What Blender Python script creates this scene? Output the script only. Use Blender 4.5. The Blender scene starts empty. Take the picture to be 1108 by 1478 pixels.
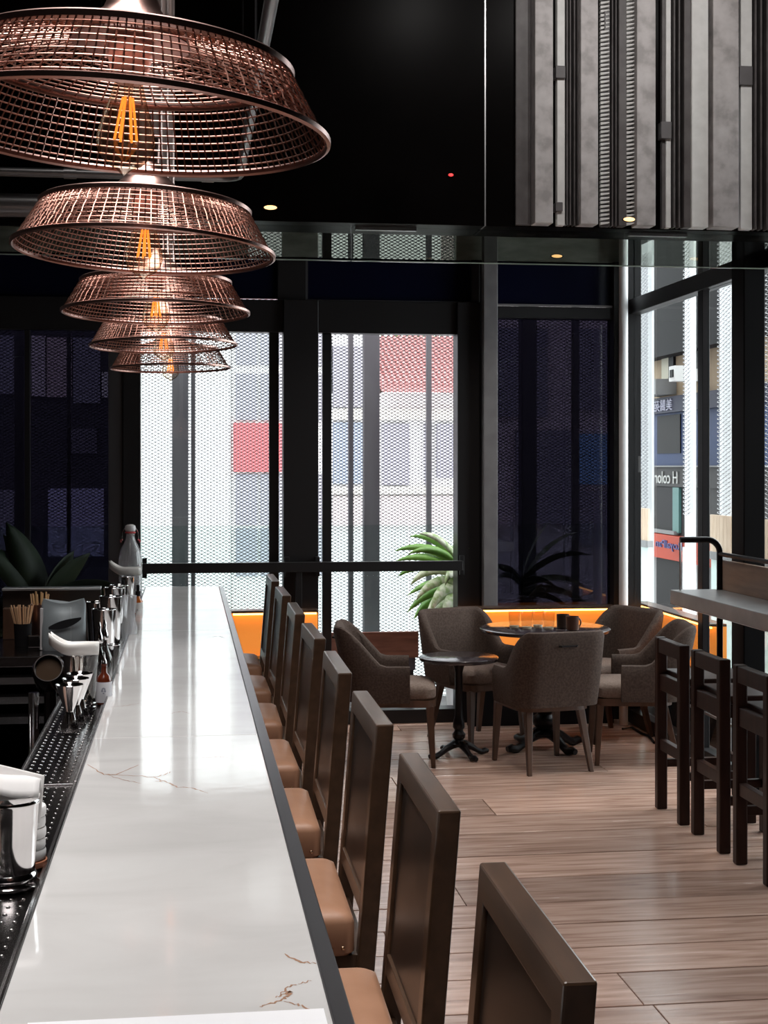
import bpy, bmesh, math, random
from mathutils import Vector, Matrix

# ------------------------------------------------------------------ camera, world, light, exposure
FPX, CX, HY, EYE = 2100.0, 554.0, 673.0, 1.72
TH = math.atan(284.0 / FPX)
CT, ST = math.cos(TH), math.sin(TH)
scene = bpy.context.scene
col = scene.collection
cam_d = bpy.data.cameras.new('camera')
cam = bpy.data.objects.new('camera', cam_d)
col.objects.link(cam)
cam.location = (0, 0, EYE)
cam.rotation_euler = (math.radians(90), 0, -TH)
cam_d.sensor_fit = 'HORIZONTAL'
cam_d.sensor_width = 36
cam_d.lens = FPX / 1108.0 * 36
cam_d.shift_y = -(739.0 - HY) / 1108.0
cam_d.clip_start = 0.05
cam_d.clip_end = 300
scene.camera = cam
vs = scene.view_settings
vs.view_transform = 'Standard'
vs.look = 'None'
vs.exposure = 0.0
vs.gamma = 1.0
vs.use_curve_mapping = False

world = bpy.data.worlds.new('overcast_sky')
scene.world = world
world.use_nodes = True
bg = world.node_tree.nodes['Background']
bg.inputs['Color'].default_value = (0.93, 0.96, 1.0, 1)
bg.inputs['Strength'].default_value = 5.4

def area(name, loc, rot, sx, sy, power, color):
    d = bpy.data.lights.new(name, 'AREA')
    d.shape = 'RECTANGLE'; d.size = sx; d.size_y = sy
    d.energy = power; d.color = color
    o = bpy.data.objects.new(name, d); col.objects.link(o)
    o.location = loc; o.rotation_euler = rot
    return o
# added overhead fill light, set in an unseen ceiling opening above the bar
area('skylight_daylight', (-0.2, 2.9, 4.36), (0, 0, 0), 1.3, 4.4, 74, (1.0, 0.97, 0.95)).data.spread = math.radians(92)

# ------------------------------------------------------------------ pixel helpers (design time measuring)
def at_depth(px, py, d):
    t = (px - CX) / FPX
    return Vector((d * (ST + t * CT), d * (CT - t * ST), EYE + (HY - py) / FPX * d))
def at_Y(px, py, Y):
    t = (px - CX) / FPX
    return at_depth(px, py, Y / (CT - t * ST))
def at_X(px, py, X):
    t = (px - CX) / FPX
    return at_depth(px, py, X / (ST + t * CT))
def at_Z(px, py, Z):
    return at_depth(px, py, (Z - EYE) * FPX / (HY - py))

# ------------------------------------------------------------------ mesh builder
class MB:
    def __init__(s): s.v = []; s.f = []; s.mi = []; s.m = 0
    def face(s, idx): s.f.append(tuple(idx)); s.mi.append(s.m)
    def add(s, vs_, fs_):
        b = len(s.v); s.v += [tuple(p) for p in vs_]
        for f in fs_: s.face([b + i for i in f])
        return s
    def box(s, x0, x1, y0, y1, z0, z1):
        x0, x1 = min(x0, x1), max(x0, x1); y0, y1 = min(y0, y1), max(y0, y1); z0, z1 = min(z0, z1), max(z0, z1)
        return s.add([(x0,y0,z0),(x1,y0,z0),(x1,y1,z0),(x0,y1,z0),(x0,y0,z1),(x1,y0,z1),(x1,y1,z1),(x0,y1,z1)],
                     [(0,3,2,1),(4,5,6,7),(0,1,5,4),(1,2,6,5),(2,3,7,6),(3,0,4,7)])
    def hexa(s, bottom, top):
        return s.add(list(bottom) + list(top), [(0,3,2,1),(4,5,6,7),(0,1,5,4),(1,2,6,5),(2,3,7,6),(3,0,4,7)])
    def tube(s, pts, r, n=8, cap=True, closed=False):
        pts = [Vector(p) for p in pts]; N = len(pts)
        rs = r if isinstance(r, (list, tuple)) else [r] * N
        b = len(s.v); prev = None
        for i, p in enumerate(pts):
            if closed: d = pts[(i + 1) % N] - pts[i - 1]
            else: d = pts[min(i + 1, N - 1)] - pts[max(i - 1, 0)]
            d.normalize()
            if prev is None:
                a = Vector((0, 0, 1)) if abs(d.z) < 0.9 else Vector((1, 0, 0))
                u = d.cross(a).normalized()
            else:
                u = (prev - d * prev.dot(d)).normalized()
            w = d.cross(u); prev = u
            for k in range(n):
                a = 2 * math.pi * k / n
                q = p + (u * math.cos(a) + w * math.sin(a)) * rs[i]
                s.v.append(tuple(q))
        M = N if closed else N - 1
        for i in range(M):
            j = (i + 1) % N
            for k in range(n):
                l = (k + 1) % n
                s.face((b + i*n + k, b + i*n + l, b + j*n + l, b + j*n + k))
        if cap and not closed:
            s.face([b + k for k in range(n)][::-1])
            s.face([b + (N-1)*n + k for k in range(n)])
        return s
    def lathe(s, prof, n=24, c=(0, 0, 0), a0=0.0):
        b = len(s.v); P = len(prof)
        for (r, z) in prof:
            for k in range(n):
                a = a0 + 2 * math.pi * k / n
                s.v.append((c[0] + r * math.cos(a), c[1] + r * math.sin(a), c[2] + z))
        for i in range(P - 1):
            for k in range(n):
                l = (k + 1) % n
                s.face((b+i*n+k, b+i*n+l, b+(i+1)*n+l, b+(i+1)*n+k))
        if prof[0][0] > 1e-5: s.face([b + k for k in range(n)][::-1])
        if prof[-1][0] > 1e-5: s.face([b + (P-1)*n + k for k in range(n)])
        return s
    def loft(s, rings, cap=True, closed_path=False):
        b = len(s.v); n = len(rings[0]); R = len(rings)
        for r in rings: s.v += [tuple(p) for p in r]
        M = R if closed_path else R - 1
        for i in range(M):
            j = (i + 1) % R
            for k in range(n):
                l = (k + 1) % n
                s.face((b+i*n+k, b+i*n+l, b+j*n+l, b+j*n+k))
        if cap and not closed_path:
            s.face([b + k for k in range(n)][::-1]); s.face([b + (R-1)*n + k for k in range(n)])
        return s
    def sheet(s, rows):
        b = len(s.v); n = len(rows[0])
        for r in rows: s.v += [tuple(p) for p in r]
        for i in range(len(rows) - 1):
            for k in range(n - 1):
                s.face((b+i*n+k, b+i*n+k+1, b+(i+1)*n+k+1, b+(i+1)*n+k))
        return s
    def xf(s, M):
        s.v = [tuple(M @ Vector(p)) for p in s.v]; return s
    def build(s, name, mat, parent=None, bevel=0.0, smooth=False, kind=None, world=False, seg=2, label=None, solid=0.0, fixn=False):
        off = parent.location if (parent is not None and world) else Vector((0, 0, 0))
        p = parent
        if world and parent is not None and parent.parent is not None: off = parent.parent.location
        me = bpy.data.meshes.new(name)
        vv = [(a - off[0], b_ - off[1], c - off[2]) for a, b_, c in s.v] if world else s.v
        me.from_pydata(vv, [], s.f)
        mats = mat if isinstance(mat, (list, tuple)) else [mat]
        for m in mats: me.materials.append(m)
        if len(mats) > 1: me.polygons.foreach_set('material_index', s.mi)
        if fixn:
            bm = bmesh.new(); bm.from_mesh(me); bmesh.ops.recalc_face_normals(bm, faces=bm.faces); bm.to_mesh(me); bm.free()
        if smooth:
            me.shade_smooth(); me.set_sharp_from_angle(angle=math.radians(42))
        me.update()
        o = bpy.data.objects.new(name, me); col.objects.link(o)
        if parent is not None: o.parent = parent
        if bevel:
            m = o.modifiers.new('bevel', 'BEVEL'); m.width = bevel; m.segments = seg; m.limit_method = 'ANGLE'; m.angle_limit = math.radians(50)
        if solid:
            m = o.modifiers.new('thick', 'SOLIDIFY'); m.thickness = solid; m.offset = 0
        if kind: o['kind'] = kind
        if label: o['label'] = label
        return o

def thing(name, label, cat, loc=(0, 0, 0), rotz=0.0, group=None):
    o = bpy.data.objects.new(name, None); o.empty_display_size = 0.1
    col.objects.link(o); o.location = loc; o.rotation_euler = (0, 0, rotz)
    o['label'] = label; o['category'] = cat
    if group: o['group'] = group
    return o
def tag(o, label, cat, group=None):
    o['label'] = label; o['category'] = cat
    if group: o['group'] = group
    return o
def struct(name, loc=(0, 0, 0), label=None):
    o = bpy.data.objects.new(name, None); o.empty_display_size = 0.1
    col.objects.link(o); o.location = loc; o['kind'] = 'structure'
    if label: o['label'] = label
    return o
def sbox(name, mat, x0, x1, y0, y1, z0, z1, parent=None, bevel=0.0, label=None):
    o = MB().box(x0, x1, y0, y1, z0, z1).build(name, mat, parent, bevel, world=True)
    if parent is None: o['kind'] = 'structure'
    if label: o['label'] = label
    return o
def dup(root, loc, rotz=None, label=None):
    r = root.copy(); col.objects.link(r); r.location = loc
    if rotz is not None: r.rotation_euler = (r.rotation_euler[0], r.rotation_euler[1], rotz)
    if label: r['label'] = label
    for ch in list(root.children):
        c = ch.copy(); col.objects.link(c); c.parent = r
        for g in list(ch.children):
            d = g.copy(); col.objects.link(d); d.parent = c
    return r

# ------------------------------------------------------------------ materials
def P(name, color, rough=0.5, metal=0.0, spec=0.5, emit=None, es=0.0, coat=0.0):
    m = bpy.data.materials.new(name); m.use_nodes = True
    b = m.node_tree.nodes['Principled BSDF']
    b.inputs['Base Color'].default_value = (*color, 1)
    b.inputs['Roughness'].default_value = rough
    b.inputs['Metallic'].default_value = metal
    b.inputs['Specular IOR Level'].default_value = spec
    if coat: b.inputs['Coat Weight'].default_value = coat; b.inputs['Coat Roughness'].default_value = 0.15
    if emit:
        b.inputs['Emission Color'].default_value = (*emit, 1); b.inputs['Emission Strength'].default_value = es
    return m
def nd(m, t, **kw):
    n = m.node_tree.nodes.new(t)
    for k, v in kw.items(): setattr(n, k, v)
    return n
def ramp(m, stops):
    r = nd(m, 'ShaderNodeValToRGB'); e = r.color_ramp.elements
    e[0].position, e[0].color = stops[0][0], (*stops[0][1], 1)
    e[1].position, e[1].color = stops[-1][0], (*stops[-1][1], 1)
    for p, c in stops[1:-1]:
        x = e.new(p); x.color = (*c, 1)
    return r
def noisy(name, stops, scale=(1, 1, 1), nscale=5.0, detail=5.0, rough=0.5, metal=0.0, spec=0.5, bump=0.0, rand=0.0, coat=0.0, roughvar=None, coord='Object', distort=0.0):
    m = P(name, stops[0][1], rough, metal, spec, coat=coat); L = m.node_tree.links
    b = m.node_tree.nodes['Principled BSDF']
    tc = nd(m, 'ShaderNodeTexCoord'); mp = nd(m, 'ShaderNodeMapping'); mp.inputs['Scale'].default_value = scale
    L.new(tc.outputs[coord], mp.inputs['Vector'])
    nz = nd(m, 'ShaderNodeTexNoise'); nz.inputs['Scale'].default_value = nscale; nz.inputs['Detail'].default_value = detail
    nz.inputs['Distortion'].default_value = distort
    oi = nd(m, 'ShaderNodeObjectInfo')
    va = nd(m, 'ShaderNodeVectorMath', operation='ADD'); cb = nd(m, 'ShaderNodeCombineXYZ')
    mu = nd(m, 'ShaderNodeMath', operation='MULTIPLY'); mu.inputs[1].default_value = 37.0
    L.new(oi.outputs['Random'], mu.inputs[0]); L.new(mu.outputs[0], cb.inputs[0]); L.new(mu.outputs[0], cb.inputs[1])
    L.new(mp.outputs['Vector'], va.inputs[0]); L.new(cb.outputs[0], va.inputs[1])
    L.new(va.outputs['Vector'], nz.inputs['Vector'])
    r = ramp(m, stops); L.new(nz.outputs['Fac'], r.inputs['Fac'])
    out = r.outputs['Color']
    if rand:
        hs = nd(m, 'ShaderNodeHueSaturation'); mr = nd(m, 'ShaderNodeMapRange')
        mr.inputs['To Min'].default_value = 1 - rand; mr.inputs['To Max'].default_value = 1 + rand
        L.new(oi.outputs['Random'], mr.inputs['Value']); L.new(mr.outputs['Result'], hs.inputs['Value'])
        L.new(out, hs.inputs['Color']); out = hs.outputs['Color']
    L.new(out, b.inputs['Base Color'])
    if bump:
        bp = nd(m, 'ShaderNodeBump'); bp.inputs['Strength'].default_value = bump; bp.inputs['Distance'].default_value = 0.01
        L.new(nz.outputs['Fac'], bp.inputs['Height']); L.new(bp.outputs['Normal'], b.inputs['Normal'])
    if roughvar:
        mr2 = nd(m, 'ShaderNodeMapRange'); mr2.inputs['To Min'].default_value = roughvar[0]; mr2.inputs['To Max'].default_value = roughvar[1]
        L.new(nz.outputs['Fac'], mr2.inputs['Value']); L.new(mr2.outputs['Result'], b.inputs['Roughness'])
    return m
def glass(name, tint=(1, 1, 1), rough=0.0, ior=1.45, extra=0.0):
    m = bpy.data.materials.new(name); m.use_nodes = True; nt = m.node_tree; nt.nodes.clear()
    o = nt.nodes.new('ShaderNodeOutputMaterial'); mx = nt.nodes.new('ShaderNodeMixShader')
    tr = nt.nodes.new('ShaderNodeBsdfTransparent'); gl = nt.nodes.new('ShaderNodeBsdfGlossy'); fr = nt.nodes.new('ShaderNodeFresnel')
    tr.inputs['Color'].default_value = (*tint, 1); gl.inputs['Roughness'].default_value = rough; fr.inputs['IOR'].default_value = ior
    fac = fr.outputs[0]
    if extra:
        ad = nt.nodes.new('ShaderNodeMath'); ad.operation = 'ADD'; ad.use_clamp = True; ad.inputs[1].default_value = extra
        nt.links.new(fac, ad.inputs[0]); fac = ad.outputs[0]
    ge = nt.nodes.new('ShaderNodeNewGeometry'); iv = nt.nodes.new('ShaderNodeMath'); iv.operation = 'SUBTRACT'; iv.inputs[0].default_value = 1.0
    ml = nt.nodes.new('ShaderNodeMath'); ml.operation = 'MULTIPLY'
    nt.links.new(ge.outputs['Backfacing'], iv.inputs[1]); nt.links.new(fac, ml.inputs[0]); nt.links.new(iv.outputs[0], ml.inputs[1]); fac = ml.outputs[0]
    nt.links.new(fac, mx.inputs[0]); nt.links.new(tr.outputs[0], mx.inputs[1]); nt.links.new(gl.outputs[0], mx.inputs[2])
    nt.links.new(mx.outputs[0], o.inputs[0])
    return m

def milky(name, tint, amount, ior=1.5):
    m = glass(name, tint, ior=ior, extra=0.05); nt = m.node_tree
    out = nt.nodes['Material Output']; src = out.inputs[0].links[0].from_socket
    df = nt.nodes.new('ShaderNodeBsdfDiffuse'); df.inputs['Color'].default_value = (0.8, 0.79, 0.8, 1)
    mx = nt.nodes.new('ShaderNodeMixShader'); mx.inputs[0].default_value = amount
    nt.links.new(src, mx.inputs[1]); nt.links.new(df.outputs[0], mx.inputs[2]); nt.links.new(mx.outputs[0], out.inputs[0])
    return m

M = {}
M['black'] = P('black_frame_paint', (0.012, 0.011, 0.012), 0.42, spec=0.4)
M['matte_black'] = P('matte_black', (0.008, 0.007, 0.008), 0.7, spec=0.15)
M['bulkhead'] = noisy('black_bulkhead', [(0.3, (0.0025, 0.002, 0.002)), (0.7, (0.005, 0.004, 0.004))], nscale=3, rough=0.3, spec=0.03)
M['navy'] = P('navy_glass_panel', (0.004, 0.005, 0.016), 0.18, spec=0.25)
M['grey_post'] = noisy('grey_steel_paint', [(0.3, (0.12, 0.112, 0.115)), (0.7, (0.165, 0.155, 0.158))], nscale=8, rough=0.45)
M['dark_post'] = P('dark_grey_post', (0.045, 0.042, 0.045), 0.4)
M['out_post'] = noisy('outside_steel_post', [(0.3, (0.10, 0.09, 0.10)), (0.7, (0.15, 0.14, 0.15))], scale=(1, 1, 0.2), nscale=6, rough=0.6)
M['pipe_grey'] = P('pale_grey_pipe_paint', (0.78, 0.77, 0.78), 0.35)
M['silver'] = P('brushed_silver', (0.72, 0.71, 0.72), 0.35, 1.0)
M['lintel'] = noisy('grey_green_stone', [(0.3, (0.20, 0.205, 0.18)), (0.7, (0.34, 0.34, 0.31))], scale=(1, 1, 3), nscale=7, rough=0.35)
M['mesh'] = P('expanded_metal', (0.065, 0.062, 0.066), 0.6, 0.1)
M['mesh_light'] = P('pale_expanded_metal', (0.42, 0.41, 0.42), 0.55, 0.2)
M['tint'] = glass('tinted_glass', (0.12, 0.115, 0.150), ior=1.5)
M['clear'] = glass('clear_glass', (0.93, 0.96, 0.95), ior=1.45)
M['clerestory'] = glass('clerestory_glass', (0.42, 0.43, 0.42), ior=1.5)
M['teal_glass'] = glass('teal_glass', (0.90, 0.955, 0.94), ior=1.5)
M['curtain_glass'] = glass('smoke_curtain_glass', (0.62, 0.64, 0.61), ior=1.5)
M['glass_edge'] = P('green_glass_edge', (0.35, 0.42, 0.36), 0.15)
M['bulb_glass'] = milky('bulb_glass', (0.95, 0.89, 0.80), 0.04, 1.55)
def edge_tint(m, c0, c1):
    nt = m.node_tree; tr = [n for n in nt.nodes if n.type == 'BSDF_TRANSPARENT'][0]
    lw = nt.nodes.new('ShaderNodeLayerWeight'); lw.inputs['Blend'].default_value = 0.35
    r = ramp(m, [(0.15, c0), (0.85, c1)]); nt.links.new(lw.outputs['Facing'], r.inputs['Fac']); nt.links.new(r.outputs['Color'], tr.inputs['Color'])
edge_tint(M['bulb_glass'], (0.96, 0.92, 0.86), (0.50, 0.40, 0.28))
M['filament'] = P('glowing_filament', (0.9, 0.3, 0.05), 0.5, emit=(1.0, 0.25, 0.03), es=1.6)
M['copper'] = P('copper_wire', (0.40, 0.20, 0.155), 0.30, 1.0)
M['copper_paint'] = P('copper_metal', (0.42, 0.25, 0.215), 0.30, 1.0)
M['rod'] = P('pale_copper_rod', (0.62, 0.48, 0.44), 0.38, 1.0)
M['conduit'] = P('grey_conduit', (0.30, 0.29, 0.29), 0.35, 0.8)
M['steel'] = P('polished_steel', (0.74, 0.72, 0.72), 0.10, 1.0)
M['steel_sat'] = P('satin_steel', (0.55, 0.53, 0.53), 0.25, 1.0)
M['steel_dark'] = P('dark_steel', (0.16, 0.145, 0.145), 0.22, 1.0)
M['edge_steel'] = P('counter_edge_steel', (0.20, 0.19, 0.20), 0.28, 0.9)
M['hole'] = P('tray_hole_rim', (0.55, 0.53, 0.52), 0.25, 1.0)
M['galv'] = noisy('galvanised_steel', [(0.35, (0.38, 0.355, 0.35)), (0.52, (0.54, 0.51, 0.505)), (0.7, (0.62, 0.59, 0.585))], nscale=14, detail=6, rough=0.55, metal=0.1)
M['galv_light'] = noisy('pale_galvanised_steel', [(0.35, (0.80, 0.80, 0.78)), (0.7, (0.92, 0.92, 0.90))], nscale=16, detail=6, rough=0.5)
M['galv_dark'] = noisy('dull_galvanised_steel', [(0.35, (0.09, 0.08, 0.08)), (0.7, (0.15, 0.138, 0.138))], nscale=12, detail=6, rough=0.5)
M['leather'] = noisy('tan_leather', [(0.3, (0.36, 0.185, 0.11)), (0.7, (0.44, 0.235, 0.145))], nscale=9, detail=8, rough=0.38, bump=0.05)
M['nail'] = P('brass_nail', (0.75, 0.55, 0.38), 0.25, 1.0)
M['darkwood'] = noisy('dark_walnut', [(0.3, (0.040, 0.022, 0.014)), (0.7, (0.085, 0.047, 0.030))], scale=(6, 6, 0.8), nscale=6, detail=6, rough=0.30, coat=0.2, spec=0.4)
M['stoolwood'] = noisy('walnut_frame', [(0.3, (0.050, 0.026, 0.014)), (0.7, (0.085, 0.046, 0.026))], scale=(5, 0.9, 5), nscale=7, detail=6, rough=0.35, coat=0.2)
M['panelwood'] = noisy('dark_back_panel', [(0.3, (0.020, 0.013, 0.010)), (0.7, (0.032, 0.021, 0.016))], scale=(3, 3, 3), nscale=3, rough=0.33)
M['redwood'] = noisy('red_brown_wood', [(0.3, (0.018, 0.006, 0.004)), (0.7, (0.036, 0.013, 0.008))], scale=(6, 6, 0.8), nscale=6, rough=0.4, spec=0.25)
M['chairwood'] = noisy('chair_leg_wood', [(0.3, (0.06, 0.027, 0.015)), (0.7, (0.10, 0.048, 0.028))], scale=(6, 6, 0.8), nscale=6, rough=0.4)
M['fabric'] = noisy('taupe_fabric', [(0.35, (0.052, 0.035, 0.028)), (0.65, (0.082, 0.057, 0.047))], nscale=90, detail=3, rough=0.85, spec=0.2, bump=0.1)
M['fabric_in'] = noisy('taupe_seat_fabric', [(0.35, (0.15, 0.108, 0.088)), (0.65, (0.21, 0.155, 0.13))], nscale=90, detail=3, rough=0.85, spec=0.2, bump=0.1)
M['tabletop'] = P('dark_table_top', (0.030, 0.022, 0.024), 0.22, coat=0.4)
M['iron'] = P('black_cast_iron', (0.014, 0.012, 0.013), 0.35, 0.6)
M['plank'] = noisy('weathered_oak_plank', [(0.25, (0.30, 0.175, 0.132)), (0.5, (0.50, 0.325, 0.255)), (0.75, (0.64, 0.45, 0.37))], scale=(1.1, 13, 3), nscale=2.2, detail=9, rough=0.42, rand=0.28, bump=0.12, roughvar=(0.16, 0.32), distort=0.6)
M['subfloor'] = P('floor_gap', (0.02, 0.014, 0.012), 0.8)
M['marble'] = None
M['vein'] = P('brown_vein', (0.42, 0.25, 0.17), 0.12)
M['seam'] = P('marble_seam', (0.50, 0.47, 0.45), 0.3)
M['white_ceramic'] = P('white_ceramic', (0.85, 0.83, 0.80), 0.25)
M['napkin'] = P('white_napkin', (0.86, 0.84, 0.83), 0.8)
M['paper'] = P('menu_paper', (0.88, 0.88, 0.90), 0.6)
M['ink'] = P('menu_ink', (0.12, 0.12, 0.14), 0.6)
M['amber_leather'] = noisy('orange_panel', [(0.3, (0.70, 0.24, 0.045)), (0.7, (0.85, 0.33, 0.07))], scale=(0.8, 1, 3), nscale=3, rough=0.4)
M['amber_panel'] = P('backlit_amber_acrylic', (0.8, 0.3, 0.06), 0.3, emit=(1.0, 0.30, 0.045), es=0.55)  # orange reflection put in as a glowing surface
M['led'] = P('amber_led_strip', (1, 0.5, 0.15), 0.5, emit=(1.0, 0.42, 0.10), es=8.0)  # bright top edge of the orange reflection, emissive
M['led_back'] = P('amber_shelf_light', (1, 0.5, 0.15), 0.5, emit=(1.0, 0.33, 0.05), es=3.0)
M['led_red'] = P('red_shelf_light', (1, 0.3, 0.1), 0.5, emit=(1.0, 0.13, 0.03), es=1.8)
M['lamp_amber'] = P('amber_lamp_lens', (1, 0.7, 0.4), 0.4, emit=(1.0, 0.55, 0.22), es=2.5)
M['lamp_red'] = P('red_indicator', (1, 0.1, 0.1), 0.4, emit=(1.0, 0.05, 0.05), es=1.5)
M['wall_dark'] = P('dark_plaster', (0.020, 0.016, 0.015), 0.75, spec=0.2)
M['ceiling'] = P('black_ceiling', (0.014, 0.012, 0.012), 0.8, spec=0.15)
M['white_glass'] = P('skylight_pane', (0.8, 0.8, 0.8), 0.5)

def marble():
    m = noisy('white_marble', [(0.25, (0.57, 0.555, 0.545)), (0.5, (0.64, 0.625, 0.615)), (0.75, (0.69, 0.68, 0.67))], scale=(1.0, 2.2, 1), nscale=2.6, detail=7, rough=0.07, spec=0.5, distort=0.8)
    L = m.node_tree.links; b = m.node_tree.nodes['Principled BSDF']
    tc = nd(m, 'ShaderNodeTexCoord'); n2 = nd(m, 'ShaderNodeTexNoise'); n2.inputs['Scale'].default_value = 16; n2.inputs['Detail'].default_value = 2
    L.new(tc.outputs['Object'], n2.inputs['Vector'])
    bp = nd(m, 'ShaderNodeBump'); bp.inputs['Strength'].default_value = 0.02; bp.inputs['Distance'].default_value = 0.01
    L.new(n2.outputs['Fac'], bp.inputs['Height']); L.new(bp.outputs['Normal'], b.inputs['Normal'])
    return m
M['marble'] = marble()
# ================================================================== ROOM SHELL
W = 9.68            # far window wall
XR = 2.97           # right window wall
XL = -2.6
YB = 6.5            # bulkhead face
ZC = 4.4            # ceiling over the bar
KZ = 9.797 / FPX
def wx(px, Y=W): return at_Y(px, 673, Y).x
def wz(py): return EYE + (HY - py) * KZ

# floor: planks running across the room
rng = random.Random(5)
floor = MB().box(XL, 7.0, -2.0, W + 0.02, -0.06, -0.012).build('floor', M['subfloor'])
floor['kind'] = 'structure'
plank_rows = []
y = -1.98
marks = [at_depth(800, 673, 3612 / (v - 673)).y for v in (1457, 1408, 1369, 1302, 1265, 1232, 1200, 1150, 1115)]
cuts = []
while y < marks[0] - 0.34:
    cuts.append(y); y += rng.choice((0.24, 0.28, 0.31, 0.34))
for a in marks: cuts.append(a)
extra = []
for a, b in zip(cuts[:-1], cuts[1:]):
    if b - a > 0.42: extra.append((a + b) / 2)
y = marks[-1]
while y < W - 0.1:
    y += rng.choice((0.2, 0.24, 0.28)); extra.append(min(y, W))
cuts = sorted(set(cuts + extra))
cuts = [c for c in cuts if c < W - 0.06] + [W]
nplank = 0
for r in range(len(cuts) - 1):
    y0, y1 = cuts[r] + 0.0045, cuts[r + 1] - 0.0045
    x = XL + rng.uniform(0, 1.2) if r % 2 else XL + rng.uniform(0.8, 2.0)
    xs = [XL] + [x]
    xend = XR if y0 > 4.4 else 7.0
    while xs[-1] < xend - 0.5:
        xs.append(xs[-1] + rng.uniform(1.7, 2.7))
    xs[-1] = xend
    xs = [v for v in xs if v <= xend]
    for a, b in zip(xs[:-1], xs[1:]):
        if b - a < 0.05: continue
        dz = rng.uniform(-0.0015, 0.0)
        cx_, cy_ = (a + b) / 2, (y0 + y1) / 2
        hx, hy = (b - a) / 2 - 0.0018, (y1 - y0) / 2
        o = MB().box(-hx, hx, -hy, hy, -0.02, dz).build('plank', M['plank'], floor, 0.0015, seg=1)
        o.location = (cx_, cy_, 0)
        nplank += 1

# walls, ceiling
sbox('wall_left', M['wall_dark'], XL - 0.1, XL, -2.0, W, 0, ZC)
sbox('wall_back', M['wall_dark'], XL - 0.1, 7.1, -2.1, -2.0, 0, ZC)
sbox('wall_side', M['wall_dark'], 7.0, 7.1, -2.0, 4.4, 0, ZC)
sbox('wall_return', M['wall_dark'], XR, 7.1, 4.4, 4.5, 0, ZC)
# ceiling, with an opening added to house the overhead fill light
ceil = struct('ceiling', (-0.2, 2.9, ZC))
sbox('ceiling_slab', M['ceiling'], XL, -0.90, -2, YB, ZC, ZC + 0.1, ceil)
sbox('ceiling_slab', M['ceiling'], 0.50, 7.0, -2, YB, ZC, ZC + 0.1, ceil)
sbox('ceiling_slab', M['ceiling'], -0.90, 0.50, -2, 0.65, ZC, ZC + 0.1, ceil)
sbox('ceiling_slab', M['ceiling'], -0.90, 0.50, 5.15, YB, ZC, ZC + 0.1, ceil)
sbox('skylight_pane', M['white_glass'], -0.92, 0.52, 0.63, 5.17, ZC + 0.1, ZC + 0.13, ceil)
for k in range(1, 4):
    yy = 0.65 + 4.5 * k / 4
    sbox('glazing_bar', M['black'], -0.90, 0.50, yy - 0.025, yy + 0.025, ZC + 0.03, ZC + 0.1, ceil)
sbox('ceiling_far', M['ceiling'], XL, XR, YB + 0.3, W, 3.46, 3.56)

# recessed downlights over the dining corner
for k, (xx, yy, lab) in enumerate(((1.05, 7.5, 'recessed ceiling downlight above the open floor by the high stools'), (2.0, 7.4, 'recessed ceiling downlight above the wooden high stools'), (1.1, 8.7, 'recessed ceiling downlight above the small round table'), (2.1, 8.7, 'recessed ceiling downlight above the large round table'))):
    dl = thing('downlight', lab, 'lamp', (xx, yy, 3.45))
    MB().lathe([(0.055, 0.0095), (0.055, 0.0), (0.042, 0.0), (0.040, 0.0095)], 24).build('trim_ring', M['black'], dl, smooth=True)
    MB().lathe([(0.0, 0.006), (0.040, 0.006), (0.040, 0.0095)], 24).build('lens', M['lamp_amber'], dl, smooth=True)
    ld = bpy.data.lights.new('downlight_beam', 'SPOT'); ld.energy = 60; ld.spot_size = math.radians(95); ld.spot_blend = 0.9; ld.shadow_soft_size = 0.05; ld.color = (1.0, 0.93, 0.86)
    lo = bpy.data.objects.new('downlight_beam', ld); col.objects.link(lo); lo.parent = dl; lo.location = (0, 0, -0.012)
# bulkhead: black face from the bar ceiling down to the glass curtain
ZB = EYE + (HY - 326) / FPX * at_depth(700, 0, 1).y ** 0 * (YB / (CT - (700 - CX) / FPX * ST))
bulk = struct('wall_bulkhead', (0.2, YB + 0.15, ZB))
xj = at_Y(700, 0, YB).x
sbox('bulkhead_panel', M['bulkhead'], XL, xj - 0.003, YB, YB + 0.3, ZB, ZC, bulk, 0.002)
sbox('bulkhead_panel', M['bulkhead'], xj + 0.003, XR + 0.0, YB, YB + 0.3, ZB, ZC, bulk, 0.002)
sbox('joint_bead', M['silver'], xj - 0.003, xj + 0.003, YB - 0.0006, YB + 0.1, ZB, ZC, bulk)
ZG = ZB - (376 - 326) / FPX * YB
gc = thing('glass_curtain', 'clear glass smoke curtain hanging below the black bulkhead', 'glass screen', (0.2, YB + 0.1, ZG))
xs = [XL, at_Y(-200, 0, YB).x, at_Y(510, 0, YB).x, xj, XR]
xs = [XL, at_Y(510, 0, YB).x, at_Y(910, 0, YB).x, XR]
for a, b in zip(xs[:-1], xs[1:]):
    o = MB().box(a + 0.002, b - 0.002, YB + 0.095, YB + 0.105, ZG, ZB).build('glass_pane', M['curtain_glass'], gc, world=True)
    MB().box(a + 0.002, b - 0.002, YB + 0.0945, YB + 0.1055, ZG - 0.004, ZG + 0.0005).build('edge_trim', M['glass_edge'], o, world=True)
    MB().box(a + 0.02, a + 0.30, YB + 0.085, YB + 0.115, ZB - 0.016, ZB - 0.0005).build('clamp', M['silver'], o, world=True)

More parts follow.
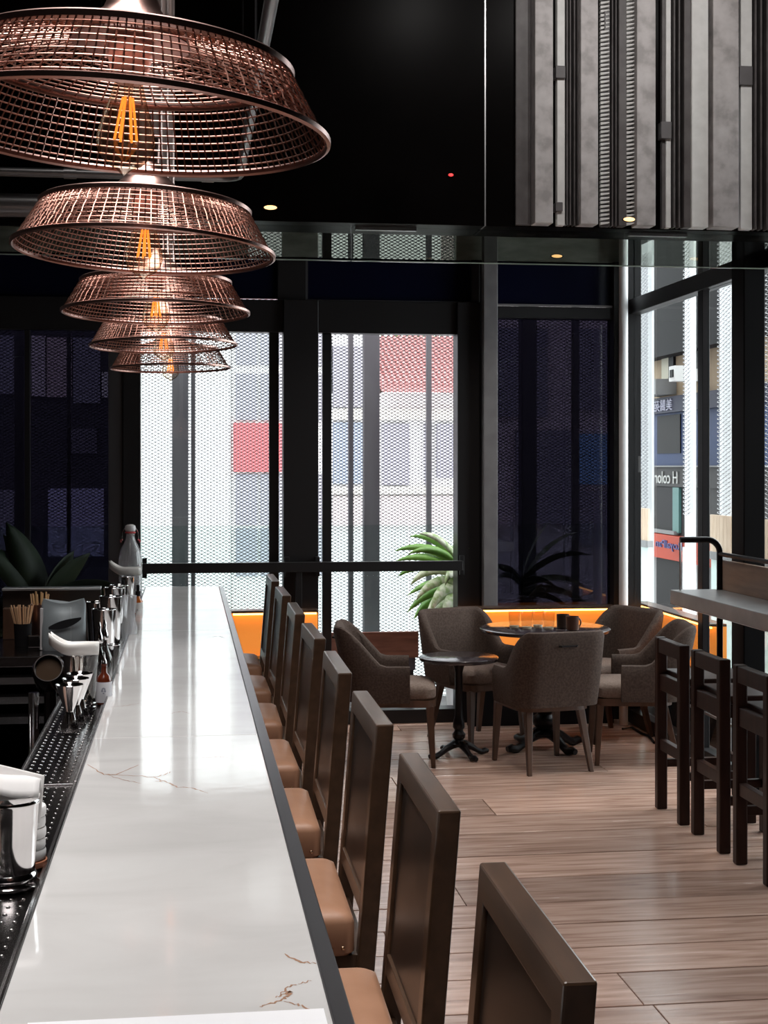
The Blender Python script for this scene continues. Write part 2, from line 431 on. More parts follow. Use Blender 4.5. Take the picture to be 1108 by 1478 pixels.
# ------------------------------------------------------------------ far window wall
def bar(name, parent, px0, px1, z0, z1, y0=W - 0.05, y1=W + 0.07, mat=None, bevel=0.003):
    return sbox(name, mat or M['black'], wx(px0), wx(px1), y0, y1, z0, z1, parent, bevel)
Z_T0, Z_T1 = wz(483), wz(437)      # black head beam
Z_N1 = wz(375)                     # top of the navy panels
Z_TOP = 3.46
XLp = XL
def bay(name, px0, px1, panes, lintel=None, label=None):
    st = struct(name, (wx((px0 + px1) / 2), W, 0), label)
    return st
# left tinted window
w1 = struct('window_1', ((XL + wx(178)) / 2, W, 0), 'dark tinted window behind the bar')
sbox('frame_post', M['dark_post'], wx(157), wx(178), W - 0.06, W + 0.07, 0, Z_N1, w1, 0.003)
sbox('frame_post', M['black'], wx(36), wx(44), W - 0.03, W + 0.05, 0.08, Z_T0, w1, 0.002)
sbox('frame_post', M['black'], wx(-170), wx(-155), W - 0.03, W + 0.05, 0.08, Z_T0, w1, 0.002)
edges = [XL, wx(-170), wx(-155), wx(36), wx(44), wx(157)]
for a, b in ((XL, wx(-170)), (wx(-155), wx(36)), (wx(44), wx(157))):
    sbox('pane', M['tint'], a, b, W + 0.005, W + 0.017, 0.08, Z_T0, w1)
sbox('sill', M['black'], XL, wx(157), W - 0.05, W + 0.07, 0, 0.08, w1, 0.003)
sbox('head', M['black'], XL, wx(157), W - 0.05, W + 0.07, Z_T0, Z_T1, w1, 0.003)
for a, b in ((XL, wx(-20)), (wx(-12), wx(157))):
    sbox('navy_panel', M['navy'], a, b, W - 0.01, W + 0.03, Z_T1, Z_N1, w1)
sbox('lintel', M['lintel'], XL, wx(203), W - 0.03, W + 0.07, Z_N1, Z_TOP, w1)
sbox('trim_1', M['black'], wx(178), wx(203), W - 0.07, W + 0.09, 0, Z_N1, None, 0.003)
# first opening
d1 = struct('door_1', (wx(305), W, 0), 'black framed glass sliding door standing open')
sbox('head', M['black'], wx(203), wx(408), W - 0.05, W + 0.07, Z_T0, Z_T1, d1, 0.003)
sbox('stile', M['black'], wx(388), wx(402), W - 0.03, W + 0.03, 0.05, Z_T0, d1, 0.003)
sbox('navy_panel', M['navy'], wx(203), wx(400), W - 0.01, W + 0.03, Z_T1 + 0.01, Z_N1, d1)
sbox('navy_frame', M['black'], wx(400), wx(441), W - 0.03, W + 0.05, Z_T1, Z_N1, d1, 0.002)
sbox('threshold', M['black'], wx(203), wx(408), W - 0.05, W + 0.1, 0, 0.06, d1, 0.003)
sbox('pane', M['clear'], wx(203), wx(388), W, W + 0.01, 0.06, Z_T0, d1)
sbox('lintel', M['lintel'], wx(203), wx(358), W - 0.03, W + 0.07, Z_N1, Z_TOP, d1)
sbox('clerestory_pane', M['clerestory'], wx(358), wx(407), W, W + 0.01, Z_N1, Z_TOP, d1)
sbox('trim_2', M['black'], wx(408), wx(458), W - 0.08, W + 0.09, 0, Z_T1, None, 0.004)
# second opening
d2 = struct('door_2', (wx(558), W, 0), 'open doorway with mesh screen beyond')
sbox('head', M['black'], wx(458), wx(657), W - 0.05, W + 0.07, Z_T0, Z_T1, d2, 0.003)
sbox('stile', M['black'], wx(465), wx(478), W - 0.02, W + 0.03, 0.05, Z_T0, d2, 0.003)
sbox('navy_panel', M['navy'], wx(444), wx(678), W - 0.01, W + 0.03, Z_T1 + 0.01, Z_N1, d2)
sbox('navy_bead', M['dark_post'], wx(441), wx(444), W - 0.02, W + 0.03, Z_T1, Z_N1, d2)
sbox('navy_bead', M['dark_post'], wx(441), wx(680), W - 0.03, W + 0.03, Z_T1, Z_T1 + 0.01, d2)
sbox('threshold', M['black'], wx(458), wx(657), W - 0.05, W + 0.1, 0, 0.09, d2, 0.003)
sbox('clerestory_post', M['dark_post'], wx(465), wx(478), W - 0.02, W + 0.03, Z_N1, Z_TOP, d2)
sbox('clerestory_pane', M['clerestory'], wx(458), wx(657), W, W + 0.01, Z_N1, Z_TOP, d2)
sbox('lintel', M['lintel'], wx(407), wx(458), W - 0.03, W + 0.07, Z_N1, Z_TOP, d2)
sbox('trim_3', M['black'], wx(657), wx(690), W - 0.08, W + 0.09, 0, Z_T1, None, 0.004)
sbox('trim_5', M['black'], wx(678), wx(690), W - 0.05, W + 0.09, Z_T1, Z_N1, None, 0.004)
sbox('trim_4', M['grey_post'], wx(691), wx(711), W - 0.16, W - 0.09, 0, Z_TOP, None, 0.004, 'grey steel post in front of the black door frame')
# right tinted window
w2 = struct('window_2', (wx(795), W, 0), 'dark tinted window behind the round table')
sbox('frame_post', M['black'], wx(690), wx(713), W - 0.05, W + 0.07, 0, Z_N1, w2, 0.003)
sbox('frame_post', M['black'], wx(880), wx(893), W - 0.09, W + 0.07, 0, Z_N1, w2, 0.003)
sbox('head', M['black'], wx(713), wx(880), W - 0.05, W + 0.07, wz(458), wz(441), w2, 0.003)
sbox('head_bead', M['grey_post'], wx(713), wx(880), W - 0.06, W - 0.05, wz(441), wz(438), w2)
sbox('pane', M['tint'], wx(713), wx(880), W + 0.005, W + 0.017, 0.08, wz(458), w2)
sbox('sill', M['black'], wx(713), wx(880), W - 0.05, W + 0.07, 0, 0.08, w2, 0.003)
sbox('navy_panel', M['navy'], wx(713), wx(880), W - 0.01, W + 0.03, wz(438), Z_N1, w2)
sbox('lintel', M['lintel'], wx(657), wx(893), W - 0.03, W + 0.07, Z_N1, Z_TOP, w2)
# silver pipe at the corner
xp_ = wx(899.5, W - 0.30)
tag(MB().tube([(xp_, W - 0.30, 0), (xp_, W - 0.30, Z_TOP)], 0.030, 24).build('drain_pipe', M['pipe_grey'], smooth=True),
    'bright silver vertical pipe in the corner between two window walls', 'pipe')
# guard rail across both openings
gr = thing('guard_rail', 'black square guard rail across the two bright doorways', 'rail', (wx(430), W - 0.12, 0))
MB().box(wx(203, W - .12), wx(667, W - .12), W - 0.15, W - 0.10, wz(822), wz(808)).build('rail_bar', M['black'], gr, 0.003, world=True)
for px in (205, 411, 455, 664):
    x = wx(px, W - .12)
    MB().box(x, x + 0.03, W - 0.11, W - 0.065, wz(829), wz(801)).build('bracket', M['black'], gr, 0.002, world=True)
for px in (431,):
    x = wx(px, W - .12)
    MB().box(x - .02, x + 0.02, W - 0.14, W - 0.10, 0.0, wz(822)).build('support_post', M['black'], gr, 0.002, world=True)

# ------------------------------------------------------------------ right window wall (recedes towards the corner)
w3 = struct('window_3', (XR, 8.6, 0), 'tall clear windows of the right-hand wall')
def ry(px): return at_X(px, 673, XR).y
sbox('corner_post', M['black'], XR - 0.03, XR + 0.06, W - 0.20, W - 0.02, 0, Z_TOP, w3, 0.004)
pb = at_X(912, 670, XR - 0.03)
sbox('sensor_box', M['pipe_grey'], XR - 0.055, XR - 0.031, W - 0.19, W - 0.07, pb.z - 0.055, pb.z + 0.055, w3, 0.003)
sbox('transom', M['black'], XR - 0.03, XR + 0.06, 4.5, W - 0.2, 2.74, 2.84, w3, 0.004)
sbox('mullion', M['black'], XR - 0.015, XR + 0.03, ry(1017), ry(1010), 0, Z_TOP, w3, 0.004)
sbox('mullion', M['black'], XR - 0.03, XR + 0.06, 5.55, 5.65, 0, Z_TOP, w3, 0.004)
sbox('sill', M['black'], XR - 0.03, XR + 0.06, 4.5, W - 0.2, 0, 0.09, w3, 0.004)
sbox('head', M['black'], XR - 0.03, XR + 0.06, 4.5, W - 0.02, 3.40, 3.50, w3, 0.004)
sbox('low_rail', M['silver'], XR - 0.035, XR - 0.03, 4.5, W - 0.2, 0.30, 0.315, w3)
for a, b in ((4.5, 5.55), (5.65, ry(1019)), (ry(1010), W - 0.2)):
    sbox('pane', M['clear'], XR + 0.005, XR + 0.017, a, b, 0.09, 2.74, w3)
    sbox('pane', M['clear'], XR + 0.005, XR + 0.017, a, b, 2.84, 3.40, w3)
# big black column standing in front of the right windows
pc0, pc1 = at_X(1055, 673, 2.70), at_X(1104, 673, 2.70)
sbox('wall_column', M['matte_black'], 2.82, 2.935, at_X(1104, 673, 2.935).y, at_X(1055, 673, 2.82).y, 0, Z_TOP, None, 0.006, 'black column in front of the right windows')
sbox('wall_upper', M['wall_dark'], XR, XR + 0.12, 4.5, YB + 0.3, 3.5, ZC)

# ------------------------------------------------------------------ galvanised fins: a reflection built as solid slats on the bulkhead
fs = thing('fin_screen', 'screen of galvanised vertical steel fins on the black bulkhead', 'screen', ((at_Y(930, 0, YB).x), YB - 0.05, ZB))
FT = ZC - 0.02
def fin(px0, px1, mat, y0=0.075, name='fin', z0=None, z1=None, yb=0.0015):
    a, b = at_Y(px0, 0, YB - y0).x, at_Y(px1, 0, YB - y0).x
    z0 = ZB + 0.004 if z0 is None else z0; z1 = FT if z1 is None else z1
    return MB().box(a, b, YB - y0, YB - yb, z0, z1).build(name, mat, fs, 0.002, world=True, seg=1)
fin(744, 766, M['galv_dark'], 0.02)
fin(772, 798, M['galv'], 0.09)
fin(804, 815, M['galv_light'], 0.04)
for a in (817.5, 822, 828, 833): fin(a, a + 2.2, M['galv_dark'], 0.05)
fin(838, 863, M['galv'], 0.09)
fin(867, 880, M['galv_dark'], 0.035)
for a in (883, 888): fin(a, a + 2.0, M['galv_dark'], 0.05)
fin(893, 904, M['galv_dark'], 0.06)
fin(919, 946, M['galv'], 0.09)
fin(955, 961, M['galv_dark'], 0.03); fin(961, 968, M['galv_light'], 0.04)
for a in (972, 979): fin(a, a + 2.5, M['galv_dark'], 0.05)
fin(987, 998, M['galv_dark'], 0.06)
fin(998, 1022, M['galv_light'], 0.075)
fin(1029, 1066, M['galv'], 0.09)
fin(1069, 1085, M['galv_light'], 0.04)
for a in (1089, 1097, 1106, 1113): fin(a, a + 3.0, M['galv_dark'], 0.05)
fin(1122, 1150, M['galv'], 0.09)
def zb(py): return EYE + (HY - py) / FPX * (YB - 0.05) / 0.98
for (a, b, y0, y1) in ((802, 816, 110, 92), (954, 969, 193, 168), (1067, 1086, 110, 82), (802, 812, 303, 290), (872, 880, 38, 10)):
    fin(a, b, M['grey_post'], 0.055, 'clip', zb(y0), zb(y1))
# serrated strips
for (a, b) in ((868, 879), (905, 915)):
    mb = MB(); x0, x1 = at_Y(a, 0, YB - .06).x, at_Y(b, 0, YB - .06).x; z = ZB + 0.01
    while z < FT - 0.02:
        mb.add([(x0, YB - 0.045, z), (x1, YB - 0.062, z + 0.006), (x1, YB - 0.062, z + 0.011), (x0, YB - 0.045, z + 0.012),
                (x0, YB - 0.02, z), (x1, YB - 0.02, z + 0.006), (x1, YB - 0.02, z + 0.011), (x0, YB - 0.02, z + 0.012)],
               [(0, 1, 2, 3), (7, 6, 5, 4), (0, 4, 5, 1), (3, 2, 6, 7), (1, 5, 6, 2), (0, 3, 7, 4)])
        z += 0.019
    mb.build('serrated_strip', M['galv_light'], fs, kind='stuff', world=True)
# unseen ceiling track of three spot heads, added to brighten the fins
tk = thing('track_light', 'black ceiling track with three spot heads aimed at the fins', 'lamp', (1.9, 4.9, ZC - 0.05))
MB().box(1.0, 2.8, 4.88, 4.92, ZC - 0.03, ZC).build('track', M['black'], tk, world=True)
for xx in (1.25, 1.9, 2.55):
    a_, b_ = Vector((xx, 4.9, ZC - 0.10)), Vector((xx, 6.45, 3.45)); d_ = (b_ - a_).normalized()
    MB().tube([(xx, 4.9, ZC - 0.03), tuple(a_)], 0.010, 8).build('stem', M['black'], tk, world=True)
    MB().tube([tuple(a_ - d_ * 0.05), tuple(a_ + d_ * 0.09)], 0.035, 16, cap=False).build('spot_head', M['black'], tk, world=True)
    ld = bpy.data.lights.new('spot_beam', 'SPOT'); ld.energy = 25; ld.spot_size = math.radians(75); ld.spot_blend = 0.8; ld.shadow_soft_size = 0.03; ld.color = (1.0, 0.96, 0.93)
    lo = bpy.data.objects.new('spot_beam', ld); col.objects.link(lo); lo.parent = tk
    lo.location = a_ + d_ * 0.085 - tk.location; lo.rotation_euler = d_.to_track_quat('-Z', 'Y').to_euler()
# glowing discs standing for lamp reflections in the black bulkhead
def lamp_reflection(px, py, w, h, mat, label):
    p = at_Y(px, py, YB - 0.10 if px > 860 else YB)
    o = thing('spot_lamp', label, 'lamp', p)
    MB().lathe([(w * 1.15, 0.0), (w * 1.15, 0.006), (w, 0.008)], 20).xf(Matrix.Scale(h / w, 4, (0, 1, 0))).xf(Matrix.Rotation(math.pi / 2, 4, 'X')).build('rim', M['black'], o, smooth=True)
    MB().lathe([(w, 0.006), (w * 0.9, 0.012), (w * 0.5, 0.014), (0, 0.0145)], 20).xf(Matrix.Scale(h / w, 4, (0, 1, 0))).xf(Matrix.Rotation(math.pi / 2, 4, 'X')).build('lens', mat, o, smooth=True)
lamp_reflection(390, 300, 0.030, 0.010, M['lamp_amber'], 'small amber lamp on the black bulkhead beside the pendants')
lamp_reflection(907, 317, 0.028, 0.010, M['lamp_amber'], 'small amber lamp at the foot of the galvanised fins')
lamp_reflection(650, 253, 0.012, 0.007, M['lamp_red'], 'tiny red indicator lamp in the middle of the black bulkhead')
p = at_Y(803, 370, W - 0.03)  # lamp reflection on the lintel, built as a glowing disc
o = thing('spot_lamp', 'small amber lamp on the grey lintel above the tinted window', 'lamp', p)
MB().lathe([(0.045, 0), (0.045, 0.008), (0.04, 0.01)], 20).xf(Matrix.Scale(0.3, 4, (0, 1, 0))).xf(Matrix.Rotation(math.pi / 2, 4, 'X')).build('rim', M['black'], o, smooth=True)
MB().lathe([(0.04, 0.008), (0.03, 0.016), (0, 0.018)], 20).xf(Matrix.Scale(0.3, 4, (0, 1, 0))).xf(Matrix.Rotation(math.pi / 2, 4, 'X')).build('lens', M['lamp_amber'], o, smooth=True)  # glowing disc of the lamp reflection

# ================================================================== OUTSIDE
sbox('terrace_deck', P('terrace_stone', (0.62, 0.61, 0.60), 0.7), XL - 1, XR + 3.0, W + 0.1, 11.4, -0.25, -0.02)
sbox('terrace_side', P('terrace_stone_side', (0.55, 0.54, 0.53), 0.7), XR + 0.07, XR + 3.0, 4.5, W + 0.1, -0.25, -0.02)
sbox('street_ground', P('asphalt', (0.30, 0.30, 0.31), 0.9), -60, 60, 11.4, 80, -4.2, -4.0)

def emesh(name, origin, ux, width, z0, z1, mat, parent, cw=0.0455, ch=0.0250, t=0.0062, dep=0.004):
    """expanded metal: rows of zigzag strands that touch, as real ribbons with depth"""
    ux = Vector(ux).normalized(); nrm = Vector((-ux.y, ux.x, 0)); org = Vector(origin)
    nx = int(width / (cw / 2)); nz = int((z1 - z0) / (ch / 2))
    mb = MB(); V = mb.v; F = mb.f
    a = ch / 4 - t * 0.15
    for k in range(nz):
        zc = z0 + (k + 0.5) * ch / 2
        base = len(V)
        for i in range(nx + 1):
            s = 1 if (i + k) % 2 else -1
            zz = zc + s * a
            p = org + ux * (i * cw / 2)
            d = nrm * (dep * s)
            V.append((p.x + d.x, p.y + d.y, zz - t / 2)); V.append((p.x - d.x, p.y - d.y, zz + t / 2))
        for i in range(nx):
            b = base + 2 * i
            F.append((b, b + 2, b + 3, b + 1))
    mb.mi = [0] * len(F)
    return mb.build(name, mat, parent, kind='stuff', world=True)

ms = thing('mesh_screen', 'tall expanded-metal screen with grey steel posts outside the doorways', 'screen', (0.8, 10.95, -0.02))
emesh('metal_mesh', (XL, 10.95, 0), (1, 0, 0), 5.95, 0.0, 3.9, M['mesh'], ms)
for (a, b, yy, d) in ((248, 272, 10.80, 0.10), (275.5, 282, 10.84, 0.06), (503, 510, 10.84, 0.06), (525, 548, 10.80, 0.10), (616, 623, 10.84, 0.06),
                      (20, 34, 10.80, 0.10), (96, 102, 10.84, 0.06), (752, 775, 10.80, 0.10), (827, 836, 10.84, 0.06)):
    MB().box(wx(a, yy), wx(b, yy), yy, yy + d, -0.02, 3.9).build('screen_post', M['out_post'], ms, 0.003, world=True, seg=1)
bal = thing('glass_balustrade', 'frameless pale teal glass balustrade on the terrace outside', 'balustrade', (1.0, 10.35, -0.02))
zbal = EYE - 84 * 10.5 / FPX
xa = [XL, -1.0, wx(272, 10.35), wx(590, 10.35), 3.05]
for a, b in zip(xa[:-1], xa[1:]):
    MB().box(a + 0.006, b - 0.006, 10.345, 10.357, 0.06, zbal).build('glass_pane', M['teal_glass'], bal, world=True)
MB().box(XL, 3.05, 10.31, 10.39, -0.02, 0.07).build('base_channel', M['steel_sat'], bal, 0.003, world=True)
pl = thing('wooden_planter', 'long low brown wooden planter box beyond the bright doorway', 'planter', (wx(530, 10.1), 10.1, -0.02))
za, zb_ = EYE - 239 * 10.1 / FPX, EYE - 277 * 10.1 / FPX
pwood = noisy('planter_wood', [(0.3, (0.16, 0.06, 0.04)), (0.7, (0.26, 0.11, 0.075))], scale=(1, 5, 8), nscale=5, rough=0.5)
x0p, x1p = wx(455, 10.0), wx(604, 10.0)
MB().box(x0p, x1p, 10.0, 10.03, zb_, za).build('board', pwood, pl, 0.003, world=True)
MB().box(x0p, x1p, 10.03, 10.25, zb_, za - 0.03).build('soil_box', M['matte_black'], pl, world=True)
MB().box(x0p + .02, x1p - .02, 10.02, 10.24, 0.30, zb_).build('lower_panel', P('slate_panel', (0.07, 0.06, 0.075), 0.5), pl, world=True)
for xx in (x0p + 0.03, x1p - 0.07):
    MB().box(xx, xx + 0.04, 10.04, 10.2, -0.02, 0.30).build('foot', M['black'], pl, world=True)

# ---- leafy plants
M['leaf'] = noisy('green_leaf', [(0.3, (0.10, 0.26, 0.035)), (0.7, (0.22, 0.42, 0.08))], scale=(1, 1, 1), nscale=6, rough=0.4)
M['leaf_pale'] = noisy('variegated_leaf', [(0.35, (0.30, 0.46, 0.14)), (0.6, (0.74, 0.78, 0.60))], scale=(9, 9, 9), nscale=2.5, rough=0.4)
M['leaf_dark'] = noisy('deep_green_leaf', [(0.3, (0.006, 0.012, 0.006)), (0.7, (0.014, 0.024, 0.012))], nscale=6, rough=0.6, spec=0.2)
M['pot'] = P('white_pot', (0.75, 0.74, 0.73), 0.5)
def leaf_mb(az, elev, length, width, droop, twist=0.0, n=9, roll=0.95):
    """arching strap leaf with a folded mid rib"""
    mb = MB(); rows = []; pos = Vector((0, 0, 0)); e = elev
    hdir = Vector((math.cos(az), math.sin(az), 0)); side = Vector((-math.sin(az), math.cos(az), 0))
    for i in range(n + 1):
        t = i / n
        w = width * (math.sin(math.pi * min(1, 0.12 + 0.88 * t) ** 0.8) ** 0.8 if t < 1 else 0.0)
        if i == 0: w = width * 0.25
        if i == n: w = width * 0.02
        d = hdir * math.cos(e) + Vector((0, 0, 1)) * math.sin(e)
        up = side.cross(d)
        sd = side * math.cos(roll + twist * t) + up * math.sin(roll + twist * t); up = sd.cross(d)
        rows.append([pos - sd * w / 2 - up * (-w * 0.14), pos + up * 0, pos + sd * w / 2 - up * (-w * 0.14)])
        pos = pos + d * (length / n); e -= droop / n
    mb.sheet(rows); return mb
def plant(name, label, loc, leaves, pot_r, pot_h, potmat, stem_h):
    t = thing(name, label, 'plant', loc)
    MB().lathe([(pot_r * 0.75, 0), (pot_r, pot_h), (pot_r * 0.9, pot_h), (pot_r * 0.88, pot_h - 0.04), (0, pot_h - 0.04)], 24).build('pot', potmat, t, smooth=True)
    MB().tube([(0, 0, pot_h - 0.05), (0.01, 0, stem_h * 0.6 + pot_h * 0.4), (0, 0, stem_h + 0.12)], [0.022, 0.018, 0.012], 8).build('stem', M['chairwood'], t, smooth=True)
    for i, (az, el, ln, wd, dr, tw, z, mat) in enumerate(leaves):
        o = leaf_mb(math.radians(az), math.radians(el), ln, wd, math.radians(dr), tw).build('leaf', mat, t, smooth=True, solid=0.0016)
        o.location = (0, 0, z)
    return t
g, pg, dk = M['leaf'], M['leaf_pale'], M['leaf_dark']
pp = at_Y(668, 673, 10.0)
rl = random.Random(11)
lv = [(180, 35, 0.50, 0.075, 75, .3, .98, g), (168, 52, 0.55, 0.075, 80, .2, 1.02, g), (192, 18, 0.44, 0.07, 60, -.2, .93, g), (150, 62, 0.50, 0.07, 75, .3, 1.04, g),
      (205, 40, 0.50, 0.08, 95, .2, .96, pg), (215, 8, 0.42, 0.08, 75, -.3, .90, pg), (175, 2, 0.42, 0.085, 70, .2, .88, g), (222, 30, 0.45, 0.085, 115, .2, .88, pg),
      (195, -10, 0.40, 0.085, 60, .1, .84, pg), (235, 20, 0.42, 0.09, 110, -.2, .84, pg), (185, -28, 0.38, 0.08, 40, .2, .80, g), (172, 42, 0.52, 0.075, 70, .1, 1.0, g), (198, 55, 0.50, 0.07, 85, .2, 1.02, g), (208, 22, 0.46, 0.075, 80, .2, .94, pg), (188, 8, 0.46, 0.07, 65, .1, .9, g), (226, -12, 0.40, 0.085, 60, .1, .84, pg), (200, -38, .36, .08, 30, .1, .80, g), (240, 45, .42, .08, 100, .1, .95, pg), (250, 5, 0.40, 0.08, 80, .2, .80, pg),
      (140, 40, 0.35, 0.07, 80, .2, .98, g), (95, 66, 0.36, 0.07, 70, .2, 1.0, g), (300, 30, 0.25, 0.08, 90, .2, .92, pg), (265, 65, 0.5, 0.075, 85, .2, 1.0, g), (210, 65, .52, .075, 70, .2, 1.03, pg)]
lv = [(a, e, l, w, d, t, z * 0.98, m) for a, e, l, w, d, t, z, m in lv]
plant('potted_dracaena', 'bright green and white variegated plant in the open doorway', (pp.x, 10.0, -0.02), lv, 0.14, 0.38, M['pot'], 0.86)
pp = at_Y(752, 673, 10.05)
lv = [(20, 60, 0.62, 0.06, 55, .2, .92, pg), (5, 50, 0.60, 0.06, 70, .2, .92, dk), (-8, 35, 0.50, 0.055, 80, .2, .88, pg), (-20, 15, 0.52, 0.06, 60, .3, .86, pg),
      (12, 5, 0.40, 0.055, 50, .1, .84, dk), (40, 70, 0.55, 0.06, 50, .2, .95, pg), (160, 65, 0.3, 0.06, 80, .2, .9, dk), (220, 50, 0.28, 0.06, 80, .2, .9, dk), (-60, 40, 0.42, 0.06, 90, .1, .88, dk)]
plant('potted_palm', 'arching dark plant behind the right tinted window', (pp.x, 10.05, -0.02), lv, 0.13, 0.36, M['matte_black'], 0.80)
pp = at_Y(60, 673, 9.15)
lv = [(185, 75, 0.50, 0.17, 20, .1, .9, dk), (30, 62, 0.36, 0.15, 15, .2, .88, dk), (-5, 22, 0.46, 0.15, 45, .1, .84, dk), (200, 60, 0.55, 0.15, 35, .2, .86, dk), (150, 70, 0.50, 0.14, 30, -.2, .86, dk), (15, 58, 0.42, 0.12, 25, .3, .86, dk), (0, 30, 0.50, 0.11, 55, .2, .84, dk),
      (-12, 8, 0.48, 0.12, 30, .1, .80, dk), (8, 42, 0.52, 0.10, 70, .1, .85, dk), (180, 20, 0.5, 0.13, 40, .2, .80, dk), (260, 30, 0.42, 0.12, 50, .2, .80, dk), (300, 10, 0.40, 0.12, 30, .2, .78, dk), (215, 0, .4, .12, 20, .1, .78, dk)]
lv = [(q[0], q[1], q[2] * 1.05, q[3] * 1.35) + q[4:] for q in lv]
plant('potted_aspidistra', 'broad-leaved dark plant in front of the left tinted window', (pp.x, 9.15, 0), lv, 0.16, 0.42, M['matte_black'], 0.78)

# ---- buildings across the street (seen through the mesh)
YF = 22.0
def fx(px, Y=YF): return at_Y(px, 673, Y).x
def fz(py): return EYE + (HY - py) * (YF + 0.1) / FPX
bwhite = P('white_render', (0.86, 0.85, 0.84), 0.8); bgrey = P('lilac_grey_glass', (0.30, 0.29, 0.33), 0.4); bpink = P('pale_pink_wall', (0.66, 0.58, 0.57), 0.8)
bred = P('red_panel', (0.62, 0.12, 0.13), 0.6); bblue = P('blue_grey_glass', (0.26, 0.30, 0.38), 0.4); rroof = P('red_roof_tile', (0.48, 0.20, 0.19), 0.7)
bbeige = P('beige_band', (0.72, 0.69, 0.62), 0.8)
b1 = thing('white_building', 'plain white building across the street behind the mesh', 'building', (fx(150), YF + 1, -4))
MB().box(fx(181), fx(333), YF, YF + 4, -4, 9).build('wall', bwhite, b1, world=True)
b0 = thing('charcoal_building', 'charcoal building with pale panels across the street behind the left tinted window', 'building', (fx(0), YF + 1, -4))
char_ = P('charcoal_wall', (0.07, 0.065, 0.075), 0.8)
MB().box(fx(-420), fx(180), YF, YF + 4, -4, 9).build('wall', char_, b0, world=True)
for (a, b, y0, y1, mt) in ((-200, -60, 490, 580, bgrey), (-5, 32, 490, 572, bgrey), (46, 66, 490, 575, bpink), (68, 104, 492, 576, P('dusty_pink_panel', (0.62, 0.50, 0.48), 0.7)), (106, 145, 492, 584, bgrey), (147, 156, 540, 576, bbeige), (70, 150, 704, 800, P('lilac_panel', (0.55, 0.55, 0.70), 0.7)), (-60, 30, 706, 800, bgrey), (100, 140, 620, 655, P('slate_window', (0.16, 0.15, 0.17), 0.6))):
    MB().box(fx(a), fx(b), YF - 0.06, YF + 0.1, fz(y1), fz(y0)).build('facade_panel', mt, b0, world=True)
b2 = thing('grey_building', 'grey glazed building with a red panel across the street', 'building', (fx(400), YF + 1, -4))
MB().box(fx(334), fx(478), YF + 0.05, YF + 4, -4, 9).build('wall', bwhite, b2, world=True)
for (a, b) in ((340, 371), (376, 404), (409, 440), (446, 475)):
    for (y0, y1) in ((400, 470), (476, 528), (540, 607), (684, 757), (762, 830)):
        MB().box(fx(a), fx(b), YF - 0.02, YF + 0.1, fz(y1), fz(y0)).build('window', bgrey, b2, world=True)
MB().box(fx(337), fx(440), YF - 0.08, YF + 0.1, fz(681), fz(611)).build('red_panel', bred, b2, world=True)
b3 = thing('red_roofed_house', 'pale house with a red tiled roof across the street', 'house', (fx(600), YF + 1, -4))
MB().box(fx(479), fx(700), YF + 0.05, YF + 4, -4, fz(566)).build('wall', bwhite, b3, world=True)
for (a, b, y0, y1, mt) in ((480, 524, 500, 588, bgrey), (480, 524, 610, 698, bblue), (551, 590, 611, 700, bgrey), (612, 622, 611, 700, bgrey), (630, 655, 611, 690, bgrey), (480, 524, 716, 760, bpink), (550, 690, 716, 760, bpink)):
    MB().box(fx(a), fx(b), YF - 0.05, YF + 0.1, fz(y1), fz(y0)).build('window', mt, b3, world=True)
MB().box(fx(478), fx(700), YF - 0.12, YF + 0.1, fz(606), fz(590)).build('band', bbeige, b3, world=True)
MB().box(fx(478), fx(700), YF - 0.12, YF + 0.1, fz(713), fz(702)).build('band', bbeige, b3, world=True)
r0, r1 = fz(568), fz(500)
rf = MB().add([(fx(545), YF - 0.5, r0), (fx(700), YF - 0.5, r0), (fx(700), YF + 2.5, r1 + 0.3), (fx(545), YF + 2.5, r1 + 0.3),
               (fx(545), YF - 0.5, r0 + .08), (fx(700), YF - 0.5, r0 + .08), (fx(700), YF + 2.5, r1 + .38), (fx(545), YF + 2.5, r1 + .38)],
              [(0, 3, 2, 1), (4, 5, 6, 7), (0, 1, 5, 4), (1, 2, 6, 5), (2, 3, 7, 6), (3, 0, 4, 7)]).build('roof', rroof, b3, world=True)
for k in range(18):
    x = fx(545) + (fx(700) - fx(545)) * (k + 0.5) / 18
    MB().tube([(x, YF - 0.5, r0 + .09), (x, YF + 2.5, r1 + .39)], 0.035, 6).build('roof_ridge', rroof, b3, world=True)
MB().box(fx(480), fx(546), YF + 0.05, YF + 3, fz(566), fz(480)).build('side_wall', bwhite, b3, world=True)
b4 = thing('blue_grey_building', 'blue-grey building across the street seen through the right tinted window', 'building', (fx(800), YF + 1, -4))
MB().box(fx(701), fx(905), YF + 0.1, YF + 4, -4, 9).build('wall', bpink, b4, world=True)
for (a, b, y0, y1, mt) in ((710, 790, 470, 600, bgrey), (830, 880, 470, 590, bgrey), (835, 890, 625, 700, P('sky_blue_panel', (0.25, 0.48, 0.72), 0.6)), (745, 825, 620, 760, bgrey), (835, 890, 710, 790, bgrey)):
    MB().box(fx(a), fx(b), YF, YF + 0.2, fz(y1), fz(y0)).build('window', mt, b4, world=True)
